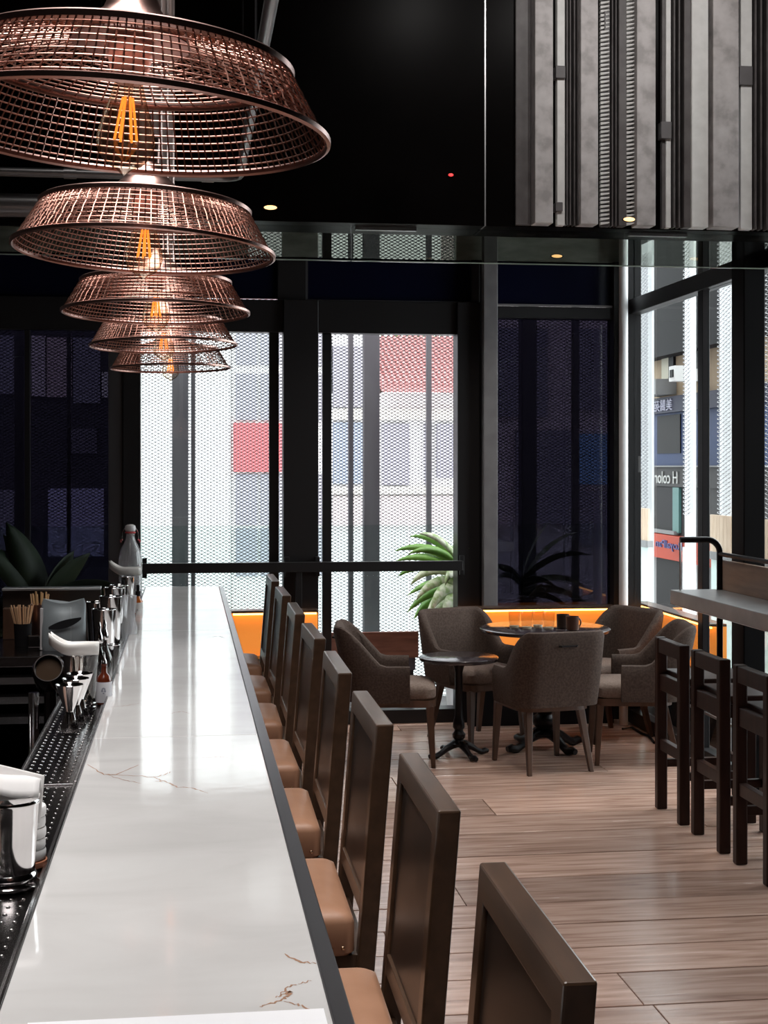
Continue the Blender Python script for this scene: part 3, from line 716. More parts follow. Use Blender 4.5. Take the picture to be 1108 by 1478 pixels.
# tree above the red roof
tr = thing('street_tree', 'leafy green tree behind the red roof', 'tree', (fx(610), YF + 5.6, -4))
MB().tube([(fx(610), YF + 5.6, -4), (fx(610), YF + 5.6, 2.5), (fx(615), YF + 5.6, 4.2)], [0.2, 0.15, 0.08], 8).build('trunk', M['chairwood'], tr, world=True)
mb = MB(); rt = random.Random(3)
for k in range(2600):
    a, b2_, r = rt.uniform(0, 6.283), rt.uniform(-1, 1), rt.uniform(0.5, 1) ** 0.5
    c = Vector((fx(612) + 2.0 * r * math.cos(a) * math.sqrt(1 - b2_ * b2_), YF + 5.6 + 0.9 * r * math.sin(a), 4.3 + 1.1 * r * b2_))
    u = Vector((rt.uniform(-1, 1), rt.uniform(-1, 1), rt.uniform(-1, 1))).normalized() * 0.09; w = u.cross(Vector((rt.uniform(-1, 1), rt.uniform(-1, 1), rt.uniform(-1, 1)))).normalized() * 0.04
    mb.add([c - u, c + w, c + u, c - w], [(0, 1, 2, 3)])
mb.build('foliage', M['leaf'], tr, kind='stuff', world=True)

# ---- reflected shop building, modelled as a solid facade outside the right windows; lettering mirrored
XF = 9.0
def gy(px): return at_X(px, 673, XF).y
def gz(py, px=942): return at_X(px, py, XF).z
sb = thing('shop_building', 'beige and blue shop building with mirrored signs outside the right windows', 'building', (XF + 1, 26.5, -4))
def shop(name, mat, px0, px1, py0, py1, dx=0.0, dd=0.3, parent=None):  # one part of the reflected shop building
    return MB().box(XF - dx, XF + dd, gy(px1), gy(px0), gz(py1), gz(py0)).build(name, mat, parent or sb, world=True)
beige = noisy('beige_tile', [(0.3, (0.26, 0.185, 0.115)), (0.7, (0.33, 0.245, 0.16))], nscale=2, rough=0.8)
dkw = P('dark_window', (0.015, 0.013, 0.013), 0.6, spec=0.1); blue = P('cobalt_panel', (0.010, 0.027, 0.095), 0.6, spec=0.2); navy2 = P('navy_sign', (0.010, 0.010, 0.032), 0.6, spec=0.2)
teal = P('teal_panel', (0.06, 0.17, 0.155), 0.6); redsign = P('orange_red_sign', (0.42, 0.045, 0.015), 0.6, spec=0.2); greyw = P('grey_render', (0.22, 0.22, 0.22), 0.8); dkg = P('dark_grey_band', (0.03, 0.026, 0.026), 0.6, spec=0.2)
pale = P('sign_lettering', (0.42, 0.41, 0.52), 0.6); whit = P('white_lettering', (0.5, 0.5, 0.48), 0.6); navyl = P('navy_lettering', (0.07, 0.07, 0.22), 0.6)
shop('upper_wall', M['matte_black'], 860, 1200, 250, 522, dx=0.3, dd=0.8)  # black panel standing for the dark part of the reflection
shop('beige_wall', beige, 900, 1120, 522, 577)
shop('window', P('pale_curtain', (0.45, 0.42, 0.33), 0.7), 958, 968, 521, 551, 0.05)
shop('window', dkw, 968, 975, 521, 551, 0.05)
shop('balcony_box', greyw, 950, 976, 553, 574, 0.4)
shop('downpipe', greyw, 1008, 1010, 510, 545, 0.12)
ac = shop('air_conditioner', bwhite, 1000, 1009, 541, 561, 0.45)
shop('fan_grille', dkw, 1002.5, 1007, 546, 556, 0.47, 0.0, ac)
shop('sign_board', navy2, 900, 1120, 577, 599, 0.12)
shop('blue_wall', blue, 900, 1120, 599, 672, 0.02)
shop('window', dkw, 951, 984, 602, 655, 0.04)
shop('ledge', greyw, 900, 1120, 672, 674, 0.15)
shop('name_board', dkg, 900, 1120, 674, 701, 0.06)
shop('lower_wall', dkg, 900, 1120, 701, 768, 0.0)
shop('window', dkw, 946, 973, 702, 762, 0.03)
shop('teal_blind', teal, 974, 983, 702, 764, 0.05)
shop('window', P('grey_pane', (0.16, 0.16, 0.16), 0.3), 1000, 1008, 700, 768, 0.05)
shop('window_sill', greyw, 944, 980, 762, 767, 0.1)
shop('red_sign_board', redsign, 900, 1040, 768, 801, 0.15)
shop('ground_wall', greyw, 900, 1120, 801, 1000)
shop('shopfront', dkw, 949, 990, 803, 900, 0.03)
shop('pillar', bwhite, 1000, 1006, 780, 900, 0.2)
def text_mesh(s, size, extr=0.01):
    c = bpy.data.curves.new('lettering', 'FONT'); c.body = s; c.size = size; c.extrude = extr; c.resolution_u = 3
    o = bpy.data.objects.new('lettering_tmp', c); col.objects.link(o)
    dg = bpy.context.evaluated_depsgraph_get(); dg.update()
    me = bpy.data.meshes.new_from_object(o.evaluated_get(dg)); bpy.data.objects.remove(o)
    return me
def shop_text(s, px0, px1, pyb, pyt, mat, dx):
    """text starting at px1 (right) and running to px0 (left): mirrored as in the photograph"""
    me = text_mesh(s, 1.0)
    xs_ = [v.co.x for v in me.vertices]; ys_ = [v.co.y for v in me.vertices]
    w = max(xs_) - min(xs_); h = max(ys_) - min(ys_)
    y_start, y_end = gy(px1), gy(px0); z0, z1 = gz(pyb), gz(pyt)
    for v in me.vertices:
        u = (v.co.x - min(xs_)) / w; t_ = (v.co.y - min(ys_)) / h; d = v.co.z
        v.co = (XF - dx - 0.012 - d - sb.location.x, y_start + (y_end - y_start) * u - sb.location.y, z0 + (z1 - z0) * t_ - sb.location.z)
    me.materials.clear(); me.materials.append(mat)
    o = bpy.data.objects.new('lettering', me); col.objects.link(o); o.parent = sb
    return o
shop_text('富　　美醫苑中醫診所', 921, 1008, 596, 580, pale, 0.12)
shop_text('H color &', 941.5, 983, 697, 680, whit, 0.06)
shop_text('RoyalPan', 958, 996, 789, 775, navyl, 0.15)

# mesh screen strips with added bright backing and tan fences outside the right wall
tanw = noisy('tan_fence_board', [(0.3, (0.50, 0.37, 0.26)), (0.7, (0.62, 0.48, 0.36))], scale=(4, 4, 1), nscale=4, rough=0.7)
labels = {921: 'narrow white mesh strip beside the silver corner pipe', 983: 'narrow white mesh strip in front of the mirrored shop signs', 1033: 'white mesh strip beside the black column', 1104: 'white mesh strip half hidden behind the black column'}
XS = 4.20
for (a, b, top, mt) in ((921, 936, 330, 'g'), (983, 996, 330, 'w'), (1033, 1055, 330, 'w'), (1104, 1128, 330, 'w')):
    ya, yb2 = at_X(b, 673, XS).y, at_X(a, 673, XS).y
    t = thing('screen_strip', labels[a], 'screen', (XS, (ya + yb2) / 2, -0.02))
    MB().box(XS + 0.03, XS + 0.05, ya, yb2, -0.02, 3.8).build('white_board', P('white_board' + str(a), (0.80, 0.80, 0.80) if mt == 'w' else (0.42, 0.43, 0.44), 0.7), t, world=True)  # backing added for the bright background behind the mesh
    emesh('metal_mesh', (XS, ya, 0), (0, 1, 0), yb2 - ya, 1.3, 3.7, M['mesh_light'], t, cw=0.03 + 0.09, ch=0.034, t=0.006)
for (a, b, lab) in ((917, 936, 'tan boarded fence panel beside the silver corner pipe'), (1026, 1055, 'tan boarded fence panel beside the black column'), (1104, 1140, 'tan boarded fence panel past the black column')):
    X2 = 4.05
    ya, yb2 = at_X(b, 673, X2).y, at_X(a, 673, X2).y
    t = thing('fence_panel', lab, 'fence', (X2, (ya + yb2) / 2, -0.02))
    n = max(2, int((yb2 - ya) / 0.07))
    for k in range(n):
        q0 = ya + (yb2 - ya) * k / n; q1 = ya + (yb2 - ya) * (k + 1) / n - 0.004
        MB().box(X2 - 0.01, X2 + 0.012, q0, q1, 1.06, EYE - 84 * 9.4 / FPX).build('board', tanw, t, world=True)
    MB().box(X2 - 0.03, X2 + 0.04, ya, yb2, 1.0, 1.06).build('coping', greyw, t, world=True)
    MB().box(X2, X2 + 0.03, ya, yb2, -0.02, 1.0).build('base_wall', P('pale_teal_wall', (0.55, 0.66, 0.62), 0.6), t, world=True)
# ================================================================== BAR COUNTER
ZT = 1.10
HB = EYE - ZT
XA, XB_ = -0.341 * HB, 0.260 * HB       # marble left / right
Y0c, Y1c = 0.75, at_Z(316, 846, ZT).y
bc = thing('bar_counter', 'long bar counter with glossy white marble top and dark steel edge', 'counter', (0, (Y0c + Y1c) / 2, 0))
seams = [Y0c, at_Z(250, 1063, ZT).y, at_Z(250, 910, ZT).y, Y1c]
for a, b in zip(seams[:-1], seams[1:]):
    MB().box(XA, XB_, a + 0.0006, b - 0.0006, ZT - 0.03, ZT).build('marble_slab', M['marble'], bc, 0.0015, world=True)
MB().box(XB_ + 0.0005, XB_ + 0.024, Y0c, Y1c, ZT - 0.05, ZT + 0.001).build('steel_edge', M['edge_steel'], bc, 0.002, world=True)
MB().box(XA - 0.004, XA - 0.0005, Y0c, Y1c, ZT - 0.05, ZT + 0.002).build('steel_bead', M['steel_dark'], bc, 0.001, world=True)
MB().box(XA, XB_ + 0.0005, Y1c + .0005, Y1c + 0.02, ZT - 0.05, ZT).build('end_trim', M['steel_sat'], bc, 0.001, world=True)
MB().box(-0.205, -0.10, Y0c + 0.05, Y1c - 0.03, 0.0, ZT - 0.03).build('bar_front', M['darkwood'], bc, 0.003, world=True)
MB().tube([(-0.05, Y0c + 0.2, 0.22), (-0.05, Y1c - 0.2, 0.22)], 0.019, 12).build('foot_rail', M['steel_sat'], bc, smooth=True, world=True)
for k in range(6):
    yy = Y0c + 0.4 + k * (Y1c - Y0c - 0.8) / 5
    MB().tube([(-0.11, yy, 0.22), (-0.05, yy, 0.22)], 0.012, 8).build('rail_bracket', M['steel_sat'], bc, smooth=True, world=True)
# brown veins inlaid in the marble (jagged, branching)
def vein(pts, w0, seed):
    r = random.Random(seed); P3 = [at_Z(px, py, ZT) for px, py in pts]; fine = []
    for a, b in zip(P3[:-1], P3[1:]):
        for k in range(6):
            q = a.lerp(b, k / 6); fine.append(Vector((q.x + r.uniform(-.0015, .0015), q.y + r.uniform(-.004, .004), 0)))
    fine.append(P3[-1]); mb = MB(); rows = []
    n = len(fine)
    for i, q in enumerate(fine):
        d = (fine[min(i + 1, n - 1)] - fine[max(i - 1, 0)]); d.z = 0
        d = d.normalized() if d.length > 1e-6 else Vector((1, 0, 0)); s_ = Vector((-d.y, d.x, 0))
        w = w0 * (0.35 + 0.65 * math.sin(math.pi * (i + 0.6) / (n + 0.2))) * r.uniform(0.5, 1.4)
        rows.append([(q.x - s_.x * w, q.y - s_.y * w, ZT + 0.00025), (q.x + s_.x * w, q.y + s_.y * w, ZT + 0.00025)])
    mb.sheet(rows).build('marble_vein', M['vein'], bc, world=True)
vein([(127, 1104), (150, 1118), (168, 1118), (200, 1104)], .0016, 1); vein([(152, 1118), (200, 1120), (222, 1122), (238, 1118), (246, 1114)], .0016, 2)
vein([(222, 1122), (238, 1128), (256, 1136), (280, 1138), (300, 1145)], .0018, 3); vein([(224, 1127), (235, 1128)], .002, 4); vein([(150, 1118), (180, 1126), (205, 1131)], .001, 5)
vein([(374, 1454), (395, 1448), (412, 1440), (420, 1432), (412, 1434), (398, 1440)], .0022, 6); vein([(410, 1444), (430, 1450), (446, 1457), (470, 1466)], .0015, 7)
vein([(412, 1378), (432, 1388), (456, 1391)], .0022, 8); vein([(405, 1436), (415, 1424), (428, 1422)], .0016, 9); vein([(430, 1420), (449, 1416)], .0012, 10)
vein([(160, 1020), (180, 1019), (201, 1015)], .0010, 11); vein([(245, 1030), (262, 1027), (275, 1030)], .0011, 12); vein([(292, 1094), (315, 1092), (328, 1094)], .0009, 13)
vein([(300, 920), (316, 918), (324, 921)], .001, 14)
# menu sheet at the near end
mn = MB(); c_ = [at_Z(40, 1478, ZT), at_Z(467, 1457, ZT), at_Z(480, 1500, ZT)]
q0, q1, q2 = c_; q3 = q0 + (q2 - q1); q0 = Vector((max(q0.x, XA + .004), q0.y, 0)); q3 = Vector((q0.x, 1.32, 0)); q1 = Vector((q1.x, q1.y, 0)); q2 = Vector((q1.x, 1.30, 0))
mn.hexa([(q3.x, q3.y, ZT + .0004), (q2.x, q2.y, ZT + .0004), (q1.x, q1.y, ZT + .0004), (q0.x, q0.y, ZT + .0004)], [(q3.x, q3.y, ZT + .0014), (q2.x, q2.y, ZT + .0014), (q1.x, q1.y, ZT + .0014), (q0.x, q0.y, ZT + .0014)])
tag(mn.build('menu_sheet', M['paper']), 'white menu sheet lying on the marble counter', 'menu')

# ================================================================== PENDANT LAMPS
def ring_pts(r, z, n=72): return [(r * math.cos(2 * math.pi * k / n), r * math.sin(2 * math.pi * k / n), z) for k in range(n)]
def make_pendant():
    t = thing('pendant_lamp', 'pendant', 'lamp', (0, 0, 0), 0, 'copper mesh pendants above the bar')
    # woven wire side: meridians and hoops; R0 rim, R1 top hoop
    R0, R1, H1, R2, H2 = 0.206, 0.166, 0.068, 0.060, 0.092
    mb = MB(); wr = 0.00095; n = 136
    for k in range(n):
        a = 2 * math.pi * (k + 0.5) / n; pts = []
        for i in range(7):
            f = i / 6; r = R0 + (R1 - R0) * f + 0.0009 * (1 if (i + k) % 2 else -1)
            pts.append((r * math.cos(a), r * math.sin(a), H1 * f))
        mb.tube(pts, wr, 4, cap=False)
    for i in range(1, 9):
        f = i / 9; r = R0 + (R1 - R0) * f
        mb.tube(ring_pts(r, H1 * f, 96), wr, 4, closed=True)
    # top: shallow cone of mesh
    for k in range(n // 2):
        a = 2 * math.pi * (k + 0.5) / (n // 2)
        mb.tube([(R1 * math.cos(a), R1 * math.sin(a), H1), (R2 * math.cos(a), R2 * math.sin(a), H2)], wr, 4, cap=False)
    for i in range(1, 12):
        f = i / 12; r = R1 + (R2 - R1) * f
        mb.tube(ring_pts(r, H1 + (H2 - H1) * f, 72), wr, 4, closed=True)
    mb.build('wire_mesh', M['copper'], t, kind='stuff', smooth=True)
    # rim and top hoop: flat rolled rings
    def band(r, z, w, h):
        mb = MB(); rings = []
        for k in range(80):
            a = 2 * math.pi * k / 80; c, s = math.cos(a), math.sin(a); ring = []
            for (dr, dz) in ((0, -h), (w, -h * .6), (w, h * .6), (0, h), (-w * .6, h * .5), (-w * .6, -h * .5)):
                ring.append(((r + dr) * c, (r + dr) * s, z + dz))
            rings.append(ring)
        mb.loft(rings, closed_path=True); return mb
    band(0.2075, 0.0, 0.0035, 0.0042).build('rim', M['copper_paint'], t, smooth=True, fixn=True)
    band(0.167, H1, 0.003, 0.005).build('top_hoop', M['copper_paint'], t, smooth=True, fixn=True)
    MB().lathe([(0.062, H2 - .003), (0.060, H2 + .003), (0.046, H2 + .016), (0.030, H2 + .032), (0.024, H2 + .048), (0.0185, H2 + .05), (0.0185, H2 + .09)], 32).build('cap', M['copper_paint'], t, smooth=True)
    sk = MB().lathe([(0.0, 0.05), (0.016, 0.05), (0.019, 0.053), (0.021, 0.066), (0.024, 0.085), (0.024, H2 + .004)], 24).build('socket', M['copper_paint'], t, smooth=True)
    MB().tube([(0, 0, H2 + 0.08), (0, 0, ZC - 2.066 + 0.0)], 0.0145, 16).build('rod', M['rod'], t, smooth=True)
    MB().lathe([(0.055, ZC - 2.066 - 0.03), (0.055, ZC - 2.066)], 24).build('ceiling_rose', M['copper_paint'], t, smooth=True)
    b = MB().lathe([(0.013, 0.065), (0.014, 0.05), (0.018, 0.035), (0.025, 0.012), (0.0295, -0.004), (0.030, -0.014), (0.0265, -0.026), (0.018, -0.035), (0.008, -0.040), (0.004, -0.044), (0.0, -0.0465)], 28).build('bulb', M['bulb_glass'], t, smooth=True)
    fl = MB()
    for k in range(6):
        a = 2 * math.pi * k / 6
        fl.tube([(0.005 * math.cos(a), 0.005 * math.sin(a), 0.034), (0.0115 * math.cos(a), 0.0115 * math.sin(a), -0.010)], 0.0014, 6)
    fl.build('filament', M['filament'], b)
    MB().tube([(0, 0, 0.06), (0, 0, 0.02)], [0.006, 0.003], 8).build('glass_stem', M['bulb_glass'], b, smooth=True)
    return t
pend = make_pendant()
ZR = 2.066
depths = [1.50, 2.34, 3.27, 4.16, 5.13]
names = ['fifth', 'fourth', 'third', 'second', 'first']
tilt = [(-2, 3.5), (-1, 3.2), (0, 1.5), (0, 1.8), (0, 1.0)]
for i, (d, pxc) in enumerate(zip(depths, (182, 208, 225, 236, 246))):
    p = at_depth(pxc, 673, d)
    o = pend if i == 0 else dup(pend, (0, 0, 0))
    o.location = (p.x, p.y, ZR); o.rotation_euler = (0, math.radians(tilt[i][1]) * 0.9, 0.7 * i)
    o.rotation_mode = 'XYZ'
    o['label'] = 'copper wire-mesh pendant lamp over the bar, %s in the row counted from the windows' % names[i]
    # keep the rod plumb although the shade hangs slightly askew: counter-rotate it
    for ch in o.children:
        if ch.name.split('.')[0] in ('rod', 'ceiling_rose'):
            ch.rotation_euler = o.rotation_euler.to_matrix().inverted().to_euler()

# conduits
cd = thing('conduit_pipe', 'grey metal conduit with an elbow hanging above the pendants', 'pipe', (0.215, 5.0, 2.92))
xq, zq = 0.215, 2.92
ye = 6.1
pts = [(xq, 2.6, zq), (xq, ye - 0.1, zq)] + [(xq - 0.08 * (1 - math.cos(a)), ye - 0.1 + 0.08 * math.sin(a), zq) for a in [math.pi / 2 * k / 6 for k in range(1, 7)]] + [(-2.4, ye - 0.02, zq)]
MB().tube(pts, 0.019, 12).build('pipe', M['conduit'], cd, smooth=True, world=True)
for yy in (3.2, 4.6, 5.7):
    MB().tube([(xq, yy, zq + 0.018), (xq, yy, ZC)], 0.004, 6).build('hanger', M['matte_black'], cd, world=True)
for xx in (-0.35, -1.3, -2.2):
    MB().tube([(xx, ye - 0.02, zq + 0.018), (xx, ye - 0.02, ZC)], 0.004, 6).build('hanger', M['matte_black'], cd, world=True)
for (a, yy) in ((0.06, ye - .02), (-0.5, ye - .02)):
    MB().tube([(a, yy, zq), (a + 0.05, yy, zq)], 0.023, 12).build('coupling', M['conduit'], cd, smooth=True, world=True)
cd2 = thing('conduit_pipe', 'wide grey conduit crossing above the nearest pendants', 'pipe', (-0.6, 3.72, 2.95))
MB().tube([(-2.4, 3.72, 2.962), (0.26, 3.72, 2.962)], 0.021, 12).build('pipe', M['conduit'], cd2, smooth=True, world=True)
MB().tube([(0.02, 3.72, 2.962), (0.12, 3.72, 2.962)], 0.026, 12).build('coupling', M['conduit'], cd2, smooth=True, world=True)
for xx in (-0.2, -1.5):
    MB().tube([(xx, 3.72, 2.98), (xx, 3.72, ZC)], 0.004, 6).build('hanger', M['matte_black'], cd2, world=True)
cd3 = thing('air_duct', 'dull grey duct along the bulkhead behind the pendants', 'duct', (-1.3, 6.36, 2.86))
MB().tube([(-2.5, 6.34, 2.83), (-0.62, 6.34, 2.83)], 0.05, 20).build('duct', M['conduit'], cd3, smooth=True, world=True)
for xx in (-0.8, -2.2):
    MB().tube([(xx, 6.34, 2.87), (xx, 6.34, ZC)], 0.005, 6).build('hanger', M['matte_black'], cd3, world=True)

# ================================================================== BAR STOOLS (tan leather)
def make_bar_stool():
    """local: +X is away from the counter (towards the room), origin on the floor under the middle of the seat back"""
    t = thing('bar_stool', 'stool', 'stool', (0, 0, 0), 0, 'tan leather bar stools along the counter')
    lean = math.tan(math.radians(4.5)); zt, zs = 1.20, 0.78
    def bx(z): return (z - zs) * lean          # outward lean of the back
    hw = 0.225
    def post(y0, y1, z0, z1, x0=-0.036, x1=0.0):
        return MB().hexa([(bx(z0) + x0, y0, z0), (bx(z0) + x1, y0, z0), (bx(z0) + x1, y1, z0), (bx(z0) + x0, y1, z0)],
                         [(bx(z1) + x0, y0, z1), (bx(z1) + x1, y0, z1), (bx(z1) + x1, y1, z1), (bx(z1) + x0, y1, z1)])
    for s in (-1, 1):
        a, b = sorted((s * hw, s * (hw - 0.042)))
        m = MB()
        m.hexa([(-0.036 + 0.02, a, 0), (0.02, a, 0), (0.02, b, 0), (-0.036 + 0.02, b, 0)], [(bx(.7) - 0.036, a, .7), (bx(.7), a, .7), (bx(.7), b, .7), (bx(.7) - .036, b, .7)])
        m.build('rear_leg', M['stoolwood'], t, 0.003)
    ow, iw, zi, z7 = hw, hw - 0.042, zt - 0.045, 0.70
    out = [(-ow, z7), (-ow, zt), (ow, zt), (ow, z7), (iw, z7), (iw, zi), (-iw, zi), (-iw, z7)]
    fr = MB(); k8 = len(out)
    vv = [(bx(z) - 0.036, y, z) for y, z in out] + [(bx(z), y, z) for y, z in out]
    ff = [(0, 1, 6, 7), (1, 2, 5, 6), (2, 3, 4, 5), (15, 14, 9, 8), (14, 13, 10, 9), (13, 12, 11, 10)] + [(i, i + 8, (i + 1) % 8 + 8, (i + 1) % 8) for i in range(8)]
    fr.add(vv, ff).build('back_frame', M['stoolwood'], t, 0.0035, fixn=True)
    post(-hw + 0.043, hw - 0.043, 0.83, zt - 0.046, -0.030, -0.010).build('back_panel', M['panelwood'], t, 0.003)
    post(-hw + 0.042, hw - 0.042, 0.815, 0.85).build('lower_rail', M['stoolwood'], t, 0.002)
    # seat: upholstered box with nails on a wooden apron
    sx0, sx1 = -0.40, -0.045
    mb = MB(); rings = []
    hw2 = hw - 0.004
    for (ins, z) in ((0.006, 0.735), (0.0, 0.742), (0.0, 0.80), (0.004, 0.812), (0.016, 0.820), (0.05, 0.827)):
        x0, x1, y0, y1 = sx0 + ins, sx1 - ins, -hw2 + ins, hw2 - ins; r = 0.022; ring = []
        for (cx_, cy_, a0) in ((x1 - r, y1 - r, 0), (x0 + r, y1 - r, 90), (x0 + r, y0 + r, 180), (x1 - r, y0 + r, 270)):
            for k in range(5):
                a = math.radians(a0 + 90 * k / 4); ring.append((cx_ + r * math.cos(a), cy_ + r * math.sin(a), z))
        rings.append(ring)
    st = mb.loft(rings).build('seat', M['leather'], t, smooth=True)
    nm = MB()
    for k in range(12):
        yy = -hw2 + 0.025 + k * (2 * hw2 - 0.05) / 11
        for xx in (sx1, ):
            nm.lathe([(0.0045, 0), (0.003, 0.0025), (0, 0.0032)], 6).v
    nm = MB()
    def stud(c, n_):
        m = MB().lathe([(0.0046, 0), (0.0034, 0.002), (0, 0.003)], 8)
        m.xf(Matrix.Translation(c) @ Vector((0, 0, 1)).rotation_difference(Vector(n_)).to_matrix().to_4x4()); nm.add(m.v, m.f)
    for k in range(14):
        xx = sx0 + 0.025 + k * (sx1 - sx0 - 0.05) / 13
        stud((xx, -hw2, 0.752), (0, -1, 0)); stud((xx, hw2, 0.752), (0, 1, 0))
    nm.build('nail_heads', M['nail'], st, smooth=True, kind='stuff')
    MB().box(sx0 + 0.01, sx1 + 0.03, -hw2 + 0.012, hw2 - 0.012, 0.675, 0.735).build('apron', M['stoolwood'], t, 0.002)
    for s in (-1, 1):
        a, b = sorted((s * (hw - 0.006), s * (hw - 0.046)))
        MB().box(sx0 + 0.012, sx0 + 0.050, a, b, 0, 0.735).build('front_leg', M['stoolwood'], t, 0.003)
        MB().box(sx0 + 0.045, 0.0, a + 0.008, b - 0.008, 0.30, 0.335).build('side_stretcher', M['stoolwood'], t, 0.002)
    MB().box(sx0 + 0.020, sx0 + 0.044, -hw + 0.045, hw - 0.045, 0.22, 0.26).build('foot_rest', M['stoolwood'], t, 0.002)
    return t
stool = make_bar_stool()
hb = EYE - 1.20
ordn = ['eighth', 'seventh', 'sixth', 'fifth', 'fourth', 'third', 'second', 'first']
for k in range(8):
    d = 1.47 + 0.73 * k
    px = 270 + (0.796 / CT) * FPX * hb / d
    t = (px - CX) / FPX
    near = Vector((d * (ST + t * CT), d * (CT - t * ST), 0))
    o = stool if k == 0 else dup(stool, (0, 0, 0))
    o.location = (near.x - 0.42 * math.tan(math.radians(4.5)), near.y + 0.225, 0)
    o.rotation_euler = (0, 0, math.radians((-0.6, -0.8, -0.3, -0.6, 0.4, -0.5, 0.2, 0)[k]))
    o['label'] = 'tan leather bar stool with dark wooden back, %s along the counter from the windows' % ordn[k]

# ================================================================== UPHOLSTERED CHAIRS
def make_chair():
    """faces +X; origin on the floor under the seat centre"""
    t = thing('dining_chair', 'chair', 'chair', (0, 0, 0), 0, 'taupe upholstered chairs around the tables')
    hw, xb, xf, rc = 0.245, -0.235, 0.10, 0.10
    path = []
    nseg = 12
    for k in range(7): path.append((xf + (xb + rc - xf) * k / 7, hw))
    for k in range(nseg + 1):
        a = math.pi / 2 + math.pi / 2 * k / nseg; path.append((xb + rc + rc * math.cos(a), hw - rc + rc * math.sin(a)))
    for k in range(1, 8): path.append((xb, (hw - rc) * (1 - 2 * k / 8)))
    for k in range(nseg + 1):
        a = math.pi + math.pi / 2 * k / nseg; path.append((xb + rc + rc * math.cos(a), -hw + rc + rc * math.sin(a)))
    for k in range(1, 8): path.append((xb + rc + (xf - xb - rc) * k / 7, -hw))
    n = len(path); rings = []; inner = []
    def ss(a, b, x):
        x = max(0, min(1, (x - a) / (b - a))); return x * x * (3 - 2 * x)
    for i, (x, y) in enumerate(path):
        p0 = Vector(path[max(i - 1, 0)]); p1 = Vector(path[min(i + 1, n - 1)]); d = (p1 - p0).normalized(); nr = Vector((d.y, -d.x)) * -1
        if (Vector((x, y)) + nr * 0.05).length < Vector((x, y)).length: nr = -nr
        back = ss(xf - 0.13, xb + 0.03, x) if False else 1 - ss(xb + 0.025, xb + 0.19, x)
        ztop = 0.585 + 0.22 * back
        lean = 0.085 * back
        zb0 = 0.375; th = 0.026
        ring = []
        prof = [(-th, zb0), (-th * 1.05, 0.45), (-th * 1.1, 0.5 * (0.45 + ztop)), (-th * 1.05, ztop - 0.03), (-th * 0.6, ztop - 0.008), (0, ztop), (th * 0.6, ztop - 0.006), (th * 1.0, ztop - 0.03), (th * 1.05, 0.5 * (0.45 + ztop)), (th, 0.45), (th * 0.7, zb0)]
        for (o_, z) in prof:
            ln = lean * max(0, (z - 0.42) / 0.38)
            ring.append((x + nr.x * o_ - ln, y + nr.y * o_, z))
        rings.append(ring)
    MB().loft(rings).build('shell', M['fabric'], t, smooth=True, fixn=True)
    # seat cushion
    mb = MB(); rr = []
    def srow(ins, z):
        ring = []; x0, x1, w = xb + 0.03 + ins, 0.25 - ins, hw - 0.028 - ins
        for (cx_, cy_, r, a0) in ((x1 - .07, w - .07, .07, 0), (x0 + .1, w - .1, .1, 90), (x0 + .1, -w + .1, .1, 180), (x1 - .07, -w + .07, .07, 270)):
            for k in range(6):
                a = math.radians(a0 + 90 * k / 5); ring.append((cx_ + r * math.cos(a), cy_ + r * math.sin(a), z))
        return ring
    for ins, z in ((0.012, 0.385), (0.0, 0.40), (0.0, 0.445), (0.012, 0.462), (0.04, 0.474), (0.09, 0.479)): rr.append(srow(ins, z))
    mb.loft(rr).build('seat', M['fabric_in'], t, smooth=True)
    mb = MB(); mb.loft([srow(0.0, 0.345), srow(0.0, 0.386)]).build('seat_frame', M['chairwood'], t, smooth=True)
    for (sx, sy, splx, sply) in ((0.215, 0.185, 0.02, 0.015), (0.215, -0.185, 0.02, -0.015), (-0.15, 0.16, -0.085, 0.03), (-0.15, -0.16, -0.085, -0.03)):
        a, b = 0.021, 0.0125
        MB().hexa([(sx + splx - b, sy + sply - b, 0), (sx + splx + b, sy + sply - b, 0), (sx + splx + b, sy + sply + b, 0), (sx + splx - b, sy + sply + b, 0)],
                  [(sx - a, sy - a, 0.35), (sx + a, sy - a, 0.35), (sx + a, sy + a, 0.35), (sx - a, sy + a, 0.35)]).build('leg', M['chairwood'], t, 0.003)
    MB().tube([(xb - 0.098, -0.055, 0.725), (xb - 0.110, -0.045, 0.725), (xb - 0.110, 0.045, 0.725), (xb - 0.098, 0.055, 0.725)], 0.006, 8).build('back_handle', M['iron'], t, smooth=True)
    return t
chair = make_chair()
def place(o, px, d, deg, label):
    p = at_depth(px, 673, d); o.location = (p.x, p.y, 0); o.rotation_euler = (0, 0, math.radians(deg)); o['label'] = label
place(chair, 566, 8.50, -8, 'taupe upholstered chair standing beside the small round pedestal table, seen side-on')
place(dup(chair, (0, 0, 0)), 686, 9.15, -66, 'taupe upholstered chair behind the small round table, facing into the room')
place(dup(chair, (0, 0, 0)), 783, 8.36, 101, 'taupe upholstered chair at the large round table showing its back and handle')
place(dup(chair, (0, 0, 0)), 870, 9.28, 205, 'taupe upholstered chair at the large round table, tucked into the window corner')
place(dup(chair, (0, 0, 0)), 914, 8.55, 170, 'taupe upholstered chair between the large round table and the wooden high stools')

